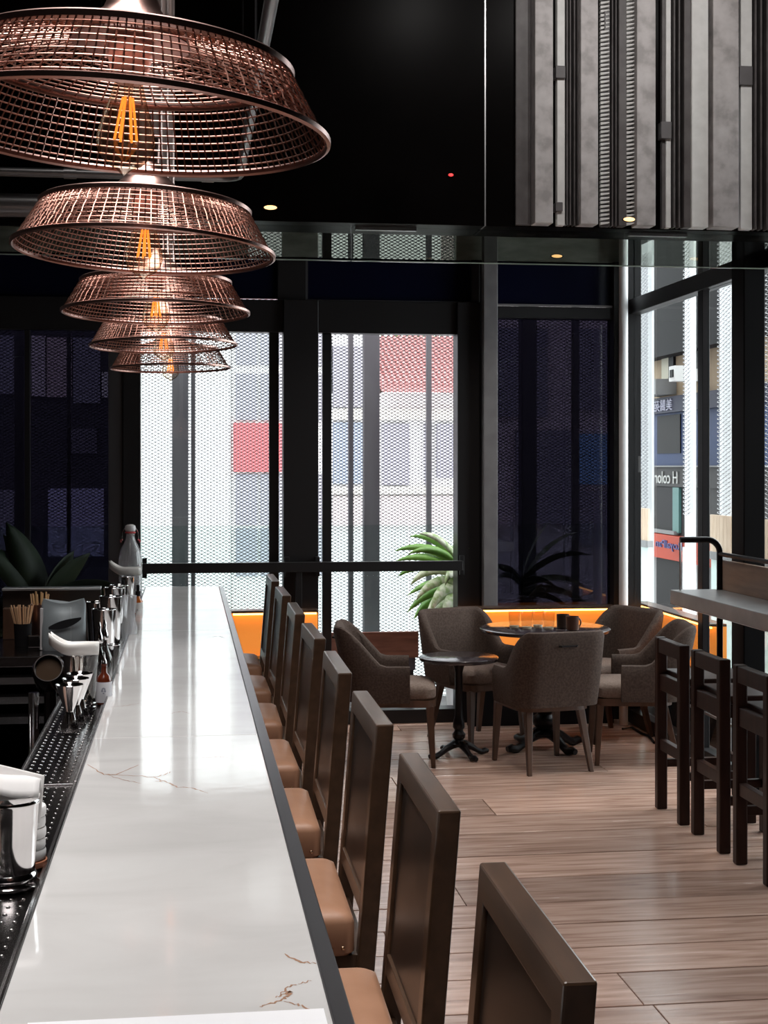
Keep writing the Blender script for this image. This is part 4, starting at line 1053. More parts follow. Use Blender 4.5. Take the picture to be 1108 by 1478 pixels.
# ================================================================== ROUND TABLES
def foot(mb, ang, L, h, r0, r1):
    pts = []
    for (u, z) in ((0.02, h), (0.22, h * 0.98), (0.45, h * 0.72), (0.65, h * 0.40), (0.82, h * 0.20), (0.95, r1 * 1.2), (1.06, r1 * 1.0)):
        pts.append((math.cos(ang) * L * u, math.sin(ang) * L * u, z))
    rr = [r0, r0 * 1.15, r0 * 0.95, r0 * 0.8, r0 * 0.9, r1, r1 * 0.7]
    mb.tube(pts, rr, 10)
def round_table(label, px, d, ztop, R, kind):
    p = at_depth(px, 673, d)
    t = thing('round_table', label, 'table', (p.x, p.y, 0))
    MB().lathe([(R * 0.93, ztop - 0.028), (R - 0.004, ztop - 0.024), (R, ztop - 0.014), (R - 0.001, ztop - 0.005), (R - 0.008, ztop), (0, ztop)], 64).build('table_top', M['tabletop'], t, smooth=True)
    if kind == 'big':
        MB().lathe([(0.10, 0.085), (0.10, 0.10), (0.06, 0.115), (0.05, 0.13), (0.075, 0.15), (0.082, 0.175), (0.07, 0.20), (0.045, 0.215), (0.055, 0.235), (0.07, 0.26), (0.075, 0.29), (0.055, 0.31), (0.05, 0.34), (0.045, 0.5), (0.04, 0.62), (0.06, 0.66), (0.075, 0.69), (0.13, ztop - 0.028)], 28).build('column', M['iron'], t, smooth=True)
        for k in range(4):
            mb = MB(); foot(mb, math.radians(25 + 90 * k), 0.27, 0.10, 0.030, 0.026); mb.build('foot', M['iron'], t, smooth=True)
    else:
        MB().lathe([(0.055, 0.065), (0.055, 0.08), (0.03, 0.09), (0.024, 0.10), (0.038, 0.115), (0.040, 0.135), (0.028, 0.15), (0.026, 0.16), (0.036, 0.175), (0.034, 0.20), (0.025, 0.24), (0.023, 0.30), (0.022, 0.50), (0.03, 0.53), (0.05, ztop - 0.028)], 24).build('column', M['iron'], t, smooth=True)
        for k in range(4):
            mb = MB(); foot(mb, math.radians(20 + 90 * k), 0.19, 0.075, 0.020, 0.018); mb.build('foot', M['iron'], t, smooth=True)
    return t, p
rt1, pt1 = round_table('large round dark table with tumblers on top and ornate iron pedestal', 786, 8.86, 0.74, 0.398, 'big')
rt2, pt2 = round_table('small round dark side table on a slim iron pedestal', 662, 8.62, 0.595, 0.236, 'small')
def tumbler():
    t = thing('tumbler', 'glass', 'glass', (0, 0, 0), 0, 'tumblers on the large round table')
    MB().lathe([(0.026, 0.0), (0.031, 0.004), (0.036, 0.098), (0.034, 0.098), (0.029, 0.012), (0, 0.010)], 24).build('glass_body', glass('tumbler_glass', (0.90, 0.88, 0.85), ior=1.5), t, smooth=True)
    MB().lathe([(0.0275, 0.001), (0.0285, 0.012), (0, 0.012)], 20).build('glass_base', P('thick_glass_base', (0.7, 0.62, 0.5), 0.1), t, smooth=True)
    return t
tb = tumbler()
tl = ['clear tumbler on the large round table, at the end nearest the small table', 'clear tumbler on the large round table, second from the small table', 'clear tumbler on the large round table, third from the small table', 'clear tumbler on the large round table, next to the dark mug']
for k, (px, dd) in enumerate(((742, 8.84), (760, 8.78), (776, 8.88), (792, 8.76))):
    p = at_depth(px, 673, dd); o = tb if k == 0 else dup(tb, (0, 0, 0)); o.location = (p.x, p.y, 0.7402); o['label'] = tl[k]
def mug(label, loc, rz, mat):
    t = thing('mug', label, 'mug', loc, rz)
    MB().lathe([(0.030, 0), (0.037, 0.006), (0.039, 0.085), (0.035, 0.085), (0.033, 0.01), (0, 0.008)], 24).build('cup', mat, t, smooth=True)
    MB().tube([(0.036 + 0.026 * math.sin(a), 0, 0.045 + 0.028 * math.cos(a)) for a in [math.pi * k / 10 for k in range(11)]], 0.005, 8).build('handle', mat, t, smooth=True)
dkm = P('dark_stoneware', (0.030, 0.018, 0.015), 0.3)
p = at_depth(812, 673, 8.80); mug('dark mug with a handle beside the tumblers on the round table', (p.x, p.y, 0.7402), 0.0, dkm)
p = at_depth(826, 673, 8.68); mug('second dark mug standing nearer the edge of the round table', (p.x, p.y, 0.7402), 0.4, P('brown_stoneware', (0.07, 0.03, 0.02), 0.3))

# ================================================================== ORANGE REFLECTION built as glowing low ledges along the windows
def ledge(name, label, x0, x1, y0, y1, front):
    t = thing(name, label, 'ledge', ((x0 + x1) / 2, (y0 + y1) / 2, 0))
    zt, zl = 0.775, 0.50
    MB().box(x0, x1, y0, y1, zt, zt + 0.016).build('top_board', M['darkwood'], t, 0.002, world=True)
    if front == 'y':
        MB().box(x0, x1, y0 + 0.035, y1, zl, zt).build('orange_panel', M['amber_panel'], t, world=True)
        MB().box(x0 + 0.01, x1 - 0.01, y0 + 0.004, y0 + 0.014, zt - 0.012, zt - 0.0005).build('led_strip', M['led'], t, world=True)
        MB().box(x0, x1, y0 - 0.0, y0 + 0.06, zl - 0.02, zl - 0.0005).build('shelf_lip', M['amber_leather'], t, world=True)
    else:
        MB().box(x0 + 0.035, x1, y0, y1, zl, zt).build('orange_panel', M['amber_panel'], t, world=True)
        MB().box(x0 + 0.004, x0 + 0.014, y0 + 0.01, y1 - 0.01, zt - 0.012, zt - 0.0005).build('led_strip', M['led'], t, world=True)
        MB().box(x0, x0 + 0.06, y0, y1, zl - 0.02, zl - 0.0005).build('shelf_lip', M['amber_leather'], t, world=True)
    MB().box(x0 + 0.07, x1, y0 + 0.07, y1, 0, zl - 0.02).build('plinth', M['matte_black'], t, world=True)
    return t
yl0, yl1 = W - 0.30, W - 0.17
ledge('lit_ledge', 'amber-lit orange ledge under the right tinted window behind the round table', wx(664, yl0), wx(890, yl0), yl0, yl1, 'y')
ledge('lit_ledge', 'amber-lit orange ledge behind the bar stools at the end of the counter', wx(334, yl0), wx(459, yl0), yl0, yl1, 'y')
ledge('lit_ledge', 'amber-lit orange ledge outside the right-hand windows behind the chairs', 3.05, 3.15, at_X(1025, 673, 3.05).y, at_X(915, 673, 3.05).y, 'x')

# ================================================================== HIGH TABLE AND WOODEN STOOLS on the right
zh = 1.08
tc0 = at_Z(967, 851, zh)
ht = thing('high_table', 'long metal-topped high table with wooden upstand by the right windows', 'table', (2.7, 6.4, 0))
xt0, yt1 = tc0.x, tc0.y
steelgrey = noisy('worn_grey_metal', [(0.3, (0.26, 0.26, 0.265)), (0.7, (0.36, 0.36, 0.365))], nscale=6, rough=0.3, metal=0.3)
MB().box(xt0, XR - 0.22, 4.7, yt1, zh - 0.075, zh).build('table_top', steelgrey, ht, 0.004, world=True)
MB().box(xt0 + 0.02, XR - 0.24, 4.72, yt1 - 0.02, zh - 0.082, zh - 0.075).build('edge_trim', M['silver'], ht, world=True)
bwood = noisy('upstand_wood', [(0.3, (0.17, 0.085, 0.045)), (0.7, (0.27, 0.145, 0.085))], scale=(8, 1, 8), nscale=4, rough=0.4)
xb2 = at_Y(1041, 673, yt1 - .05).x
MB().box(xb2, xb2 + 0.025, 4.7, yt1 - 0.06, zh, zh + 0.155).build('upstand_board', bwood, ht, 0.003, world=True)
zp = EYE - (778 - HY) * 7.6 / FPX
xe = at_Y(980, 673, yt1 - 0.02).x
pr = 0.016; yp = yt1 - 0.035; xp = xb2 - 0.004
pts = [(xe, yp, zp), (xp - 0.07, yp, zp)] + [(xp - 0.07 + 0.07 * math.sin(a), yp, zp - 0.07 + 0.07 * math.cos(a)) for a in [math.pi / 2 * k / 8 for k in range(1, 9)]] + [(xp, yp, 0.0)]
MB().tube(pts, pr, 14).build('pipe_frame', M['iron'], ht, smooth=True, world=True)
MB().tube([(xe, yp, zp), (xe, yp, zh)], 0.006, 8).build('pipe_strut', M['silver'], ht, smooth=True, world=True)
MB().tube([(xp, yp, zp - 0.075), (xp, 4.75, zp - 0.075)], 0.012, 12).build('rail', M['iron'], ht, smooth=True, world=True)
MB().tube([(xp, 4.75, zp - 0.075), (xp, 4.75, 0)], 0.014, 12).build('leg', M['iron'], ht, smooth=True, world=True)
for yy in (4.85, 6.1):
    MB().box(xt0 + 0.10, xt0 + 0.15, yy - .025, yy + .025, 0, zh - 0.075).build('leg', M['matte_black'], ht, 0.003, world=True)

def make_wood_stool():
    """back posts at x=0 (room side), faces +X; origin floor, mid of back"""
    t = thing('wooden_stool', 'stool', 'stool', (0, 0, 0), 0, 'wooden high stools at the high table')
    w, zt, zs = 0.19, 0.862, 0.70; rw = M['redwood']
    for s in (-1, 1):
        a, b = sorted((s * w, s * (w - 0.048)))
        MB().box(0, 0.052, a, b, 0, zt).build('back_post', rw, t, 0.006)
        MB().box(0.335, 0.383, a, b, 0, zs - 0.03).build('front_leg', rw, t, 0.004)
        MB().box(0.052, 0.335, a + 0.01, b - 0.01, 0.21, 0.25).build('side_stretcher', rw, t, 0.003)
        MB().box(0.052, 0.335, a + 0.01, b - 0.01, zs - 0.10, zs - 0.04).build('side_apron', rw, t, 0.003)
    MB().box(0.004, 0.05, -w + 0.048, w - 0.048, zt - 0.075, zt - 0.004).build('top_rail', rw, t, 0.004)
    MB().box(0.010, 0.046, -w + 0.048, w - 0.048, zs - 0.10, zs - 0.02).build('rear_apron', rw, t, 0.003)
    MB().box(0.010, 0.044, -w + 0.048, w - 0.048, 0.30, 0.355).build('rear_stretcher', rw, t, 0.003)
    MB().box(0.345, 0.375, -w + 0.048, w - 0.048, 0.25, 0.29).build('foot_rest', rw, t, 0.003)
    MB().box(0.345, 0.375, -w + 0.048, w - 0.048, zs - 0.09, zs - 0.03).build('front_apron', rw, t, 0.003)
    MB().box(0.050, 0.395, -w + 0.0, w - 0.0, zs - 0.03, zs).build('seat', rw, t, 0.006)
    return t
ws = make_wood_stool()
xw = 2.335
yA = at_Z(953, 1165, 0).y
for k, lab in enumerate(('dark wooden high stool at the high table, closest to the round table', 'dark wooden high stool at the high table, in the middle of the three', 'dark wooden high stool at the high table, farthest from the round table')):
    o = ws if k == 0 else dup(ws, (0, 0, 0))
    o.location = (xw + 0.005 * k, yA - 0.19 - 0.515 * k, 0); o['label'] = lab

# cables on the floor by the corner
cb = MB(); pts = [at_Z(a, b, 0.011) for a, b in ((893, 1034), (905, 1030), (918, 1036), (930, 1045), (942, 1056), (950, 1068))]
cb.tube(pts, 0.010, 8)
tag(cb.build('floor_cable', M['matte_black'], smooth=True), 'thick black cable lying on the planks near the window corner', 'cable')
cb = MB(); pts = [at_Z(a, b, 0.009) for a, b in ((898, 1052), (912, 1050), (925, 1058), (936, 1062), (944, 1072))]
cb.tube(pts, 0.008, 8)
tag(cb.build('floor_cable', M['matte_black'], smooth=True), 'thin black cable coiling beside the thick one on the planks', 'cable')
# ================================================================== BARTENDER SIDE
ZTR = 1.075                    # drip tray level
hT = EYE - ZTR
TX0, TX1 = -0.545 * hT * CT, XA - 0.010
def tray_at(px, py): return at_Z(px, py, ZTR)
ysm = [1.15, tray_at(80, 1133).y, tray_at(110, 1010).y + 0.35, 5.35, 7.35]
tlab = ['perforated steel drip tray under the silver cup at the counter', 'perforated steel drip tray under the three jiggers', 'perforated steel drip tray under the mixing tins', 'perforated steel drip tray at the window end of the counter']
us = thing('under_bar', 'stainless steel under-bar bench carrying the drip trays', 'bench', (-0.34, 3.9, 0))
MB().box(TX0 - 0.005, TX1 + 0.002, 1.1, 7.38, ZTR - 0.06, ZTR - 0.0125).build('bench_top', M['steel_dark'], us, 0.002, world=True)
for yy in (1.3, 3.8, 7.2):
    MB().box(TX0, TX0 + 0.03, yy, yy + 0.03, 0, ZTR - 0.06).build('leg', M['steel_dark'], us, world=True)
hole = MB().lathe([(0.0036, 0), (0.0028, 0.0012), (0.0016, 0.0004), (0, 0.0002)], 8)
for k in range(4):
    a, b = ysm[k] + 0.003, ysm[k + 1] - 0.003
    t = thing('drip_tray', tlab[k], 'tray', ((TX0 + TX1) / 2, (a + b) / 2, ZTR - 0.012), 0, 'drip trays beside the marble')
    MB().box(TX0, TX1, a, b, ZTR - 0.012, ZTR).build('plate', M['steel_dark'], t, 0.002, world=True)
    for (x0, x1) in ((TX0, TX0 + 0.006), (TX1 - 0.007, TX1)):
        MB().box(x0, x1, a, b, ZTR, ZTR + 0.006).build('rim', M['steel_sat'], t, 0.0015, world=True)
    MB().box(TX0 + .006, TX1 - .007, b - 0.004, b, ZTR, ZTR + 0.003).build('end_rim', M['steel_sat'], t, 0.001, world=True)
    mb = MB(); yy = a + 0.02
    if k < 3:
        while yy < b - 0.02:
            for c in range(6):
                x = TX0 + 0.018 + c * (TX1 - TX0 - 0.038) / 5
                mb.add([(p_[0] + x, p_[1] + yy, p_[2] + ZTR + 0.0001) for p_ in hole.v], hole.f)
            yy += 0.036
        mb.build('perforations', M['hole'], t, kind='stuff', world=True)

# ---- jiggers
def jigger(label, px, py, h=0.115):
    p = tray_at(px, py)
    prof = [(0.025, 0), (0.0255, 0.002), (0.0105, 0.048), (0.0105, 0.051), (0.034, h - 0.001), (0.033, h), (0.030, h - 0.004), (0.0095, 0.055), (0, 0.054)]
    o = MB().lathe(prof, 28).build('jigger', M['steel'], smooth=True); o.location = (p.x, p.y, ZTR + 0.003)
    return tag(o, label, 'jigger', 'jiggers on the drip tray')
jigger('polished steel jigger standing in front of the other jiggers', 100, 1058)
jigger('polished steel jigger behind the front one', 109, 1047)
jigger('polished steel jigger just in front of the mixing glass', 115, 1038)
# mixing glass with scoop on top
p = tray_at(122, 1030)
mg = thing('mixing_glass', 'ribbed clear mixing glass behind the jiggers', 'glass', (p.x, p.y, ZTR + 0.003))
MB().lathe([(0.024, 0), (0.026, 0.003), (0.034, 0.14), (0.036, 0.150), (0.034, 0.150), (0.031, 0.13), (0.023, 0.015), (0, 0.012)], 28).build('glass_body', glass('mixing_glass_mat', (0.86, 0.84, 0.82), ior=1.5, extra=0.05), mg, smooth=True)
for z in (0.006, 0.016, 0.026):
    MB().tube([((0.0268 + z * 0.06) * math.cos(a), (0.0268 + z * 0.06) * math.sin(a), z) for a in [2 * math.pi * k / 24 for k in range(24)]], 0.0018, 6, closed=True).build('glass_ring', M['steel'], mg, smooth=True)
# julep tin pair behind
def tin(name, label, px, py, r0, r1, h, mat=None, cat='shaker tin', grp='steel tins on the drip tray'):
    p = tray_at(px, py)
    o = thing(name, label, cat, (p.x, p.y, ZTR + 0.003), 0, grp)
    MB().lathe([(r0, 0), (r0 + 0.001, 0.002), (r1, h), (r1 - 0.002, h), (r0 - 0.002, 0.004), (0, 0.003)], 28).build('cup', mat or M['steel'], o, smooth=True)
    MB().tube([(r1 * math.cos(a), r1 * math.sin(a), h) for a in [2 * math.pi * k / 28 for k in range(28)]], 0.0016, 6, closed=True).build('rolled_rim', M['steel'], o, smooth=True)
    return o
tin('shaker_tin', 'short steel cup between the jiggers and the bitters bottle', 106, 1016, 0.020, 0.027, 0.13)
# white scoop dishes
def scoop(label, px, py, z, scale, rz):
    p = at_Z(px, py, z)
    t = thing('scoop_dish', label, 'dish', (p.x, p.y, z), rz)
    mb = MB(); rows = []
    for i in range(13):
        u = i / 12; x = (-0.062 + 0.124 * u); w = 0.030 * math.sin(math.pi * (0.10 + 0.86 * u)) ** 0.55
        lift = 0.030 * max(0, (0.42 - u) / 0.42) ** 1.6 + 0.004 * u
        row = []
        for k in range(9):
            a = math.pi * k / 8
            row.append((x, -w * math.cos(a), lift + 0.034 - 0.032 * math.sin(a)))
        rows.append(row)
    mb.sheet(rows).xf(Matrix.Scale(scale, 4)).build('bowl', M['white_ceramic'], t, smooth=True, solid=0.003)
    return t
scoop('white ceramic scoop dish resting on the mixing glass', 107, 948, ZTR + 0.152, 1.0, math.radians(-4))
# bitters bottle
def bottle(name, label, px, py, prof, mat, cat, extras=(), z=ZTR + 0.003):
    p = at_Z(px, py, z); t = thing(name, label, cat, (p.x, p.y, z))
    if name == 'bitters_bottle': t.scale = (0.76, 0.76, 0.76)
    MB().lathe(prof, 24).build('glass_body', mat, t, smooth=True)
    for (nm, pr, m) in extras: MB().lathe(pr, 24).build(nm, m, t, smooth=True)
    return t
amber = P('amber_glass', (0.10, 0.018, 0.008), 0.08, spec=0.8)
lab_m = P('pale_paper_label', (0.70, 0.70, 0.74), 0.7)
bot = [(0.0265, 0), (0.0275, 0.003), (0.0275, 0.085), (0.022, 0.100), (0.011, 0.112), (0.010, 0.135), (0.012, 0.137), (0.012, 0.143), (0, 0.143)]
bb = bottle('bitters_bottle', 'amber bitters bottle with pale blue-grey label on the drip tray', 150, 1016, bot, amber, 'bottle',
       (('label_wrap', [(0.0279, 0.008), (0.0280, 0.010), (0.0280, 0.078), (0.0279, 0.080)], lab_m), ('pourer', [(0.010, 0.143), (0.009, 0.155), (0.004, 0.162), (0.0035, 0.185), (0, 0.186)], M['steel'])))
mb = MB()
for (x, z, r) in ((0.0, 0.055, 0.007), (-0.005, 0.050, 0.004), (0.005, 0.049, 0.004), (0, 0.042, 0.003)):
    n_ = 12; b0 = len(mb.v)
    for k in range(n_):
        a = 2 * math.pi * k / n_; ang = -math.pi / 2 + (x + r * math.cos(a)) / 0.028
        mb.v.append((0.0283 * math.cos(ang), 0.0283 * math.sin(ang), z + r * math.sin(a)))
    mb.face([b0 + k for k in range(n_)])
mb.build('label_emblem', P('label_ink', (0.33, 0.34, 0.40), 0.7), bb)
# dasher bottles
ds = [(0.019, 0), (0.021, 0.003), (0.021, 0.07), (0.014, 0.085), (0.008, 0.10), (0.008, 0.115), (0, 0.115)]
dtop = [(0.010, 0.113), (0.012, 0.118), (0.010, 0.128), (0.005, 0.14), (0.006, 0.15), (0.003, 0.16), (0, 0.161)]
cg = glass('dasher_glass', (0.75, 0.72, 0.70), ior=1.5, extra=0.08)
bottle('dasher_bottle', 'small cut-glass dasher bottle with steel spout beside the bitters bottle', 143, 1000, [(r * 1.1, z * 1.25) for r, z in ds], cg, 'bottle', (('spout', [(r, z * 1.25) for r, z in dtop], M['steel']),))
bottle('dasher_bottle', 'small cut-glass dasher bottle with steel spout behind the other dasher', 151, 990, [(r * 1.05, z * 1.2) for r, z in ds], cg, 'bottle', (('spout', [(r, z * 1.2) for r, z in dtop], M['steel']),))
tin('tall_glass', 'clear shot glass right of the bitters bottle, at the marble edge', 164, 985, 0.014, 0.019, 0.11, glass('shot_glass', (0.85, 0.85, 0.85), ior=1.5, extra=0.04), 'glass', 'glasses on the drip tray')
# row of tall shaker tins
tins = [(150, 955, .029, .040, .170, 'tall steel shaker tin nearest the dasher bottles'), (160, 938, .029, .040, .185, 'tall steel shaker tin, second from the dasher bottles'),
        (140, 930, .029, .041, .150, 'steel shaker tin beside the foil pouch'), (165, 915, .029, .041, .175, 'tall steel shaker tin, third from the dasher bottles'),
        (172, 905, .028, .039, .165, 'steel shaker tin in front of the ribbed glass vase')]
for px, py, a, b, h, lab in tins: tin('shaker_tin', lab, px, py, a, b, h)
# ribbed glass
p = tray_at(186, 925)
t = thing('ribbed_glass', 'wavy ribbed white-streaked glass beside the shaker tins', 'glass', (p.x, p.y, ZTR + 0.003))
rings = []
for (r, z) in ((0.022, 0), (0.027, 0.02), (0.029, 0.045), (0.022, 0.08), (0.021, 0.10), (0.026, 0.14), (0.027, 0.165)):
    rings.append([(r * (1 + 0.07 * math.cos(9 * a)) * math.cos(a), r * (1 + 0.07 * math.cos(9 * a)) * math.sin(a), z) for a in [2 * math.pi * k / 54 for k in range(54)]])
MB().loft(rings).build('glass_body', milky('ribbed_glass_mat', (0.90, 0.92, 0.94), 0.3), t, smooth=True)
# dropper bottle
bottle('dropper_bottle', 'small amber dropper bottle with white label at the marble edge', 199, 886, [(0.020, 0), (0.021, 0.003), (0.021, 0.055), (0.010, 0.068), (0.009, 0.08), (0, 0.08)],
       P('orange_amber_glass', (0.45, 0.11, 0.02), 0.08, spec=0.8), 'bottle', (('label_wrap', [(0.0213, 0.006), (0.0214, 0.008), (0.0214, 0.048), (0.0213, 0.05)], P('white_label', (0.75, 0.72, 0.70), 0.6)), ('dropper_cap', [(0.011, 0.078), (0.011, 0.098), (0.006, 0.10), (0.0065, 0.125), (0, 0.128)], M['matte_black'])))
bottle('dropper_bottle', 'small dark dropper bottle behind the white scoop by the swing-top bottle', 178, 880, [(0.020, 0), (0.021, 0.003), (0.021, 0.06), (0.010, 0.073), (0.009, 0.085), (0, 0.085)],
       P('dark_amber_glass', (0.03, 0.01, 0.006), 0.08, spec=0.8), 'bottle', (('dropper_cap', [(0.011, 0.083), (0.011, 0.103), (0.006, 0.105), (0.0065, 0.13), (0, 0.133)], M['matte_black']),))
# swing-top bottle on the counter's far end
ps = at_Z(188, 868, ZTR)
sw = thing('swing_top_bottle', 'clear swing-top glass bottle at the window end of the trays', 'bottle', (ps.x, ps.y, ZTR + 0.003))
MB().lathe([(0.050, 0), (0.056, 0.004), (0.057, 0.18), (0.054, 0.215), (0.044, 0.25), (0.030, 0.275), (0.022, 0.295), (0.020, 0.315), (0.023, 0.320), (0.023, 0.33), (0.018, 0.331), (0.018, 0.30), (0.026, 0.275), (0.05, 0.21), (0.053, 0.18), (0.052, 0.012), (0, 0.010)], 32).build('glass_body', milky('bottle_glass', (0.80, 0.79, 0.80), 0.22), sw, smooth=True)
MB().lathe([(0.019, 0.331), (0.024, 0.335), (0.026, 0.345), (0.024, 0.358), (0.014, 0.364), (0, 0.365)], 20).build('stopper', P('frosted_stopper', (0.72, 0.70, 0.70), 0.2), sw, smooth=True)
MB().lathe([(0.0235, 0.322), (0.026, 0.326), (0.0235, 0.330)], 20).build('seal', P('red_seal', (0.55, 0.06, 0.06), 0.5), sw, smooth=True)
for s in (-1, 1):
    MB().tube([(s * 0.025, 0, 0.35), (s * 0.036, 0, 0.33), (s * 0.040, 0, 0.30), (s * 0.038, 0, 0.285)], 0.0018, 6).build('wire_bail', M['steel'], sw, smooth=True)
    MB().tube([(s * 0.036, -.006, 0.292), (s * 0.046, 0, 0.288), (s * 0.044, .006, 0.28)], 0.004, 6).build('red_clip', P('red_clip', (0.5, 0.06, 0.07), 0.5), sw, smooth=True)
sd_ = scoop('white ceramic scoop dish by the swing-top bottle', 181, 832, ZTR + 0.139, 1.15, math.radians(-8))
tn_ = tin('shaker_tin', 'steel shaker tin holding up the far white scoop', 182, 888, 0.024, 0.030, 0.135)
tn_.location = (sd_.location.x + 0.01, sd_.location.y, ZTR + 0.003)

# ---- near cup with napkin
pj = tray_at(12, 1282)
jc = thing('julep_cup', 'silver cup wrapped with a white napkin at the counter edge', 'cup', (pj.x, pj.y, ZTR + 0.003))
MB().lathe([(0.040, 0), (0.046, 0.002), (0.047, 0.006), (0.043, 0.010), (0.0425, 0.014), (0.0445, 0.017), (0.0425, 0.021), (0.040, 0.024), (0.042, 0.07), (0.046, 0.125), (0.0475, 0.128), (0.0475, 0.132), (0.046, 0.134), (0.0475, 0.138), (0.0475, 0.142), (0.0445, 0.142), (0.040, 0.06), (0.038, 0.03), (0, 0.028)], 40).build('cup_body', M['steel'], jc, smooth=True)
# folded napkin: layered sheet sticking out of the cup
mb = MB(); rows = []
for i in range(12):
    u = i / 11; row = []
    for k in range(9):
        v = k / 8
        x = -0.060 + 0.108 * u; yy = -0.028 + 0.055 * v
        z = 0.138 + 0.030 * math.sin(math.pi * v) * (1 - 0.3 * u) + 0.016 * (1 - u) + 0.003 * math.sin(7 * u + 3 * v)
        row.append((x, yy, z))
    rows.append(row)
mb.sheet(rows); mb.build('napkin', M['napkin'], jc, smooth=True, solid=0.004)
mb = MB().hexa([(-0.03, 0.022, 0.08), (0.046, 0.018, 0.09), (0.046, 0.022, 0.09), (-0.03, 0.026, 0.08)], [(-0.05, 0.026, 0.190), (0.052, 0.022, 0.163), (0.052, 0.026, 0.163), (-0.05, 0.031, 0.190)])
mb.build('napkin_fold', M['napkin'], jc, 0.002)
pk = tray_at(40, 1262)
for k, (nm, lab, mat, h0, h1) in enumerate((('coaster', 'brown coaster at the bottom of the stack behind the silver cup', P('brown_coaster', (0.45, 0.17, 0.09), 0.6), 0.0, 0.009),)):
    o = MB().lathe([(0.037, h0), (0.038, h0 + .002), (0.038, h1), (0.036, h1 + .001), (0, h1 + .001)], 32).build(nm, mat, smooth=True); o.location = (pk.x - 0.012, pk.y + 0.045, ZTR + 0.003); tag(o, lab, 'coaster')
t = thing('tissue_stack', 'stack of white folded tissues behind the silver cup', 'tissues', (pk.x - 0.012, pk.y + 0.045, ZTR + 0.0135))
for k in range(5):
    o = MB().lathe([(0.0345, 0.001), (0.036, 0.005), (0.036, 0.013), (0.0345, 0.0165), (0, 0.017)], 28).build('tissue', M['napkin'], t, smooth=True); o.location = (0.0005 * (-1) ** k, 0, 0.0172 * k)

# ---- back bench, sink and shelf
ZB2 = 1.00
bb_ = thing('back_bench', 'stainless bench with sink and stepped edge behind the bar', 'bench', (-0.95, 5.2, 0))
bx1 = TX0 - 0.03
yF = at_Z(20, 948, ZB2).y
MB().box(-1.9, bx1, yF, 6.25, ZB2 - 0.04, ZB2).build('bench_top', M['steel_dark'], bb_, 0.003, world=True)
for k, (dy, z) in enumerate(((0.02, 0.93), (-0.06, 0.87), (-0.14, 0.81))):
    MB().box(-1.9, bx1, yF + dy - 0.10, yF + 0.05, z - 0.02, z).build('step', M['steel_dark'], bb_, 0.003, world=True)
    MB().box(-1.9, bx1, yF + dy - 0.104, yF + dy - 0.10, z - 0.022, z + 0.003).build('step_edge', M['steel_sat'], bb_, world=True)
MB().box(-1.9, bx1, 3.2, yF + 0.05, 0.0, 0.5495).build('cabinet_base', M['matte_black'], bb_, world=True)
MB().box(-1.9, bx1, yF + 0.06, 6.25, 0.0, ZB2 - 0.04).build('cabinet', M['matte_black'], bb_, world=True)
sh_t = at_Y(90, 849, 6.25).z
MB().box(at_Y(4, 0, 6.25).x, TX0 - 0.012, 6.25, 6.27, ZB2 - 0.1, sh_t - 0.006).build('splash_panel', noisy('brown_steel', [(0.3, (0.07, 0.05, 0.042)), (0.7, (0.12, 0.09, 0.075))], nscale=4, rough=0.3, metal=0.5), bb_, world=True)
MB().box(at_Y(4, 0, 6.25).x, TX0 - 0.012, 6.22, 6.30, sh_t - 0.006, sh_t + 0.004).build('splash_cap', M['silver'], bb_, 0.002, world=True)
# box front left: cabinet door tone
MB().box(at_Y(4, 0, 6.2).x, at_Y(40, 0, 6.2).x, 6.2, 6.245, ZB2, ZB2 + 0.13).build('side_box', M['chairwood'], bb_, 0.003, world=True)
# faucet
fz0 = 0.55
pf = at_depth(8, 1010, 3.9)
fc = thing('sink_faucet', 'curved chrome faucet spout below the bar trays', 'faucet', (-0.60, 3.9, 0.55))
pts = [(-0.80, 3.9, 0.55), (-0.80, 3.9, 0.95)] + [(-0.80 + 0.13 * (1 - math.cos(a)), 3.9, 0.95 + 0.10 * math.sin(a)) for a in [math.pi * k / 12 for k in range(1, 10)]] + [(-0.52, 3.9, 0.955), (-0.47, 3.9, 0.90)]
MB().tube(pts, 0.010, 10).build('spout', M['steel'], fc, smooth=True, world=True)
MB().lathe([(0.025, 0), (0.022, 0.03), (0.012, 0.04)], 20, (-0.80, 3.9, 0.55)).build('base', M['steel'], fc, smooth=True, world=True)
# steel post next to the tray
pp_ = at_depth(82, 1010, 3.75)
tag(MB().tube([(TX0 - 0.055, 3.95, 0.55), (TX0 - 0.055, 3.95, 1.12)], 0.014, 16).build('steel_post', M['steel'], smooth=True), 'short vertical steel tube beside the drip tray', 'tube')
# straws in holder
def stuffcup(px, py, label):
    p = at_Z(px, py, ZB2)
    t = thing('straw_cup', label, 'straw holder', (p.x, p.y, ZB2))
    MB().lathe([(0.032, 0), (0.036, 0.09), (0.034, 0.09), (0.030, 0.006), (0, 0.005)], 24).build('cup', M['matte_black'], t, smooth=True)
    r = random.Random(8); sm = P('straw_paper', (0.62, 0.36, 0.20), 0.6)
    for k in range(20):
        a = r.uniform(0, 6.28); b = 0.024 * math.sqrt(r.random())
        x0, y0 = b * math.cos(a) * 0.5, b * math.sin(a) * 0.5; x1, y1 = 2.1 * b * math.cos(a) + r.uniform(-.012, .012), 1.4 * b * math.sin(a)
        MB().tube([(x0, y0, 0.006), (x1, y1, 0.158 + r.uniform(-0.006, 0.006))], 0.0032, 6).build('straw', sm, t)
    return t
stuffcup(33, 932, 'black cup full of brown paper straws on the back bench')
p = at_Z(52, 934, ZB2)
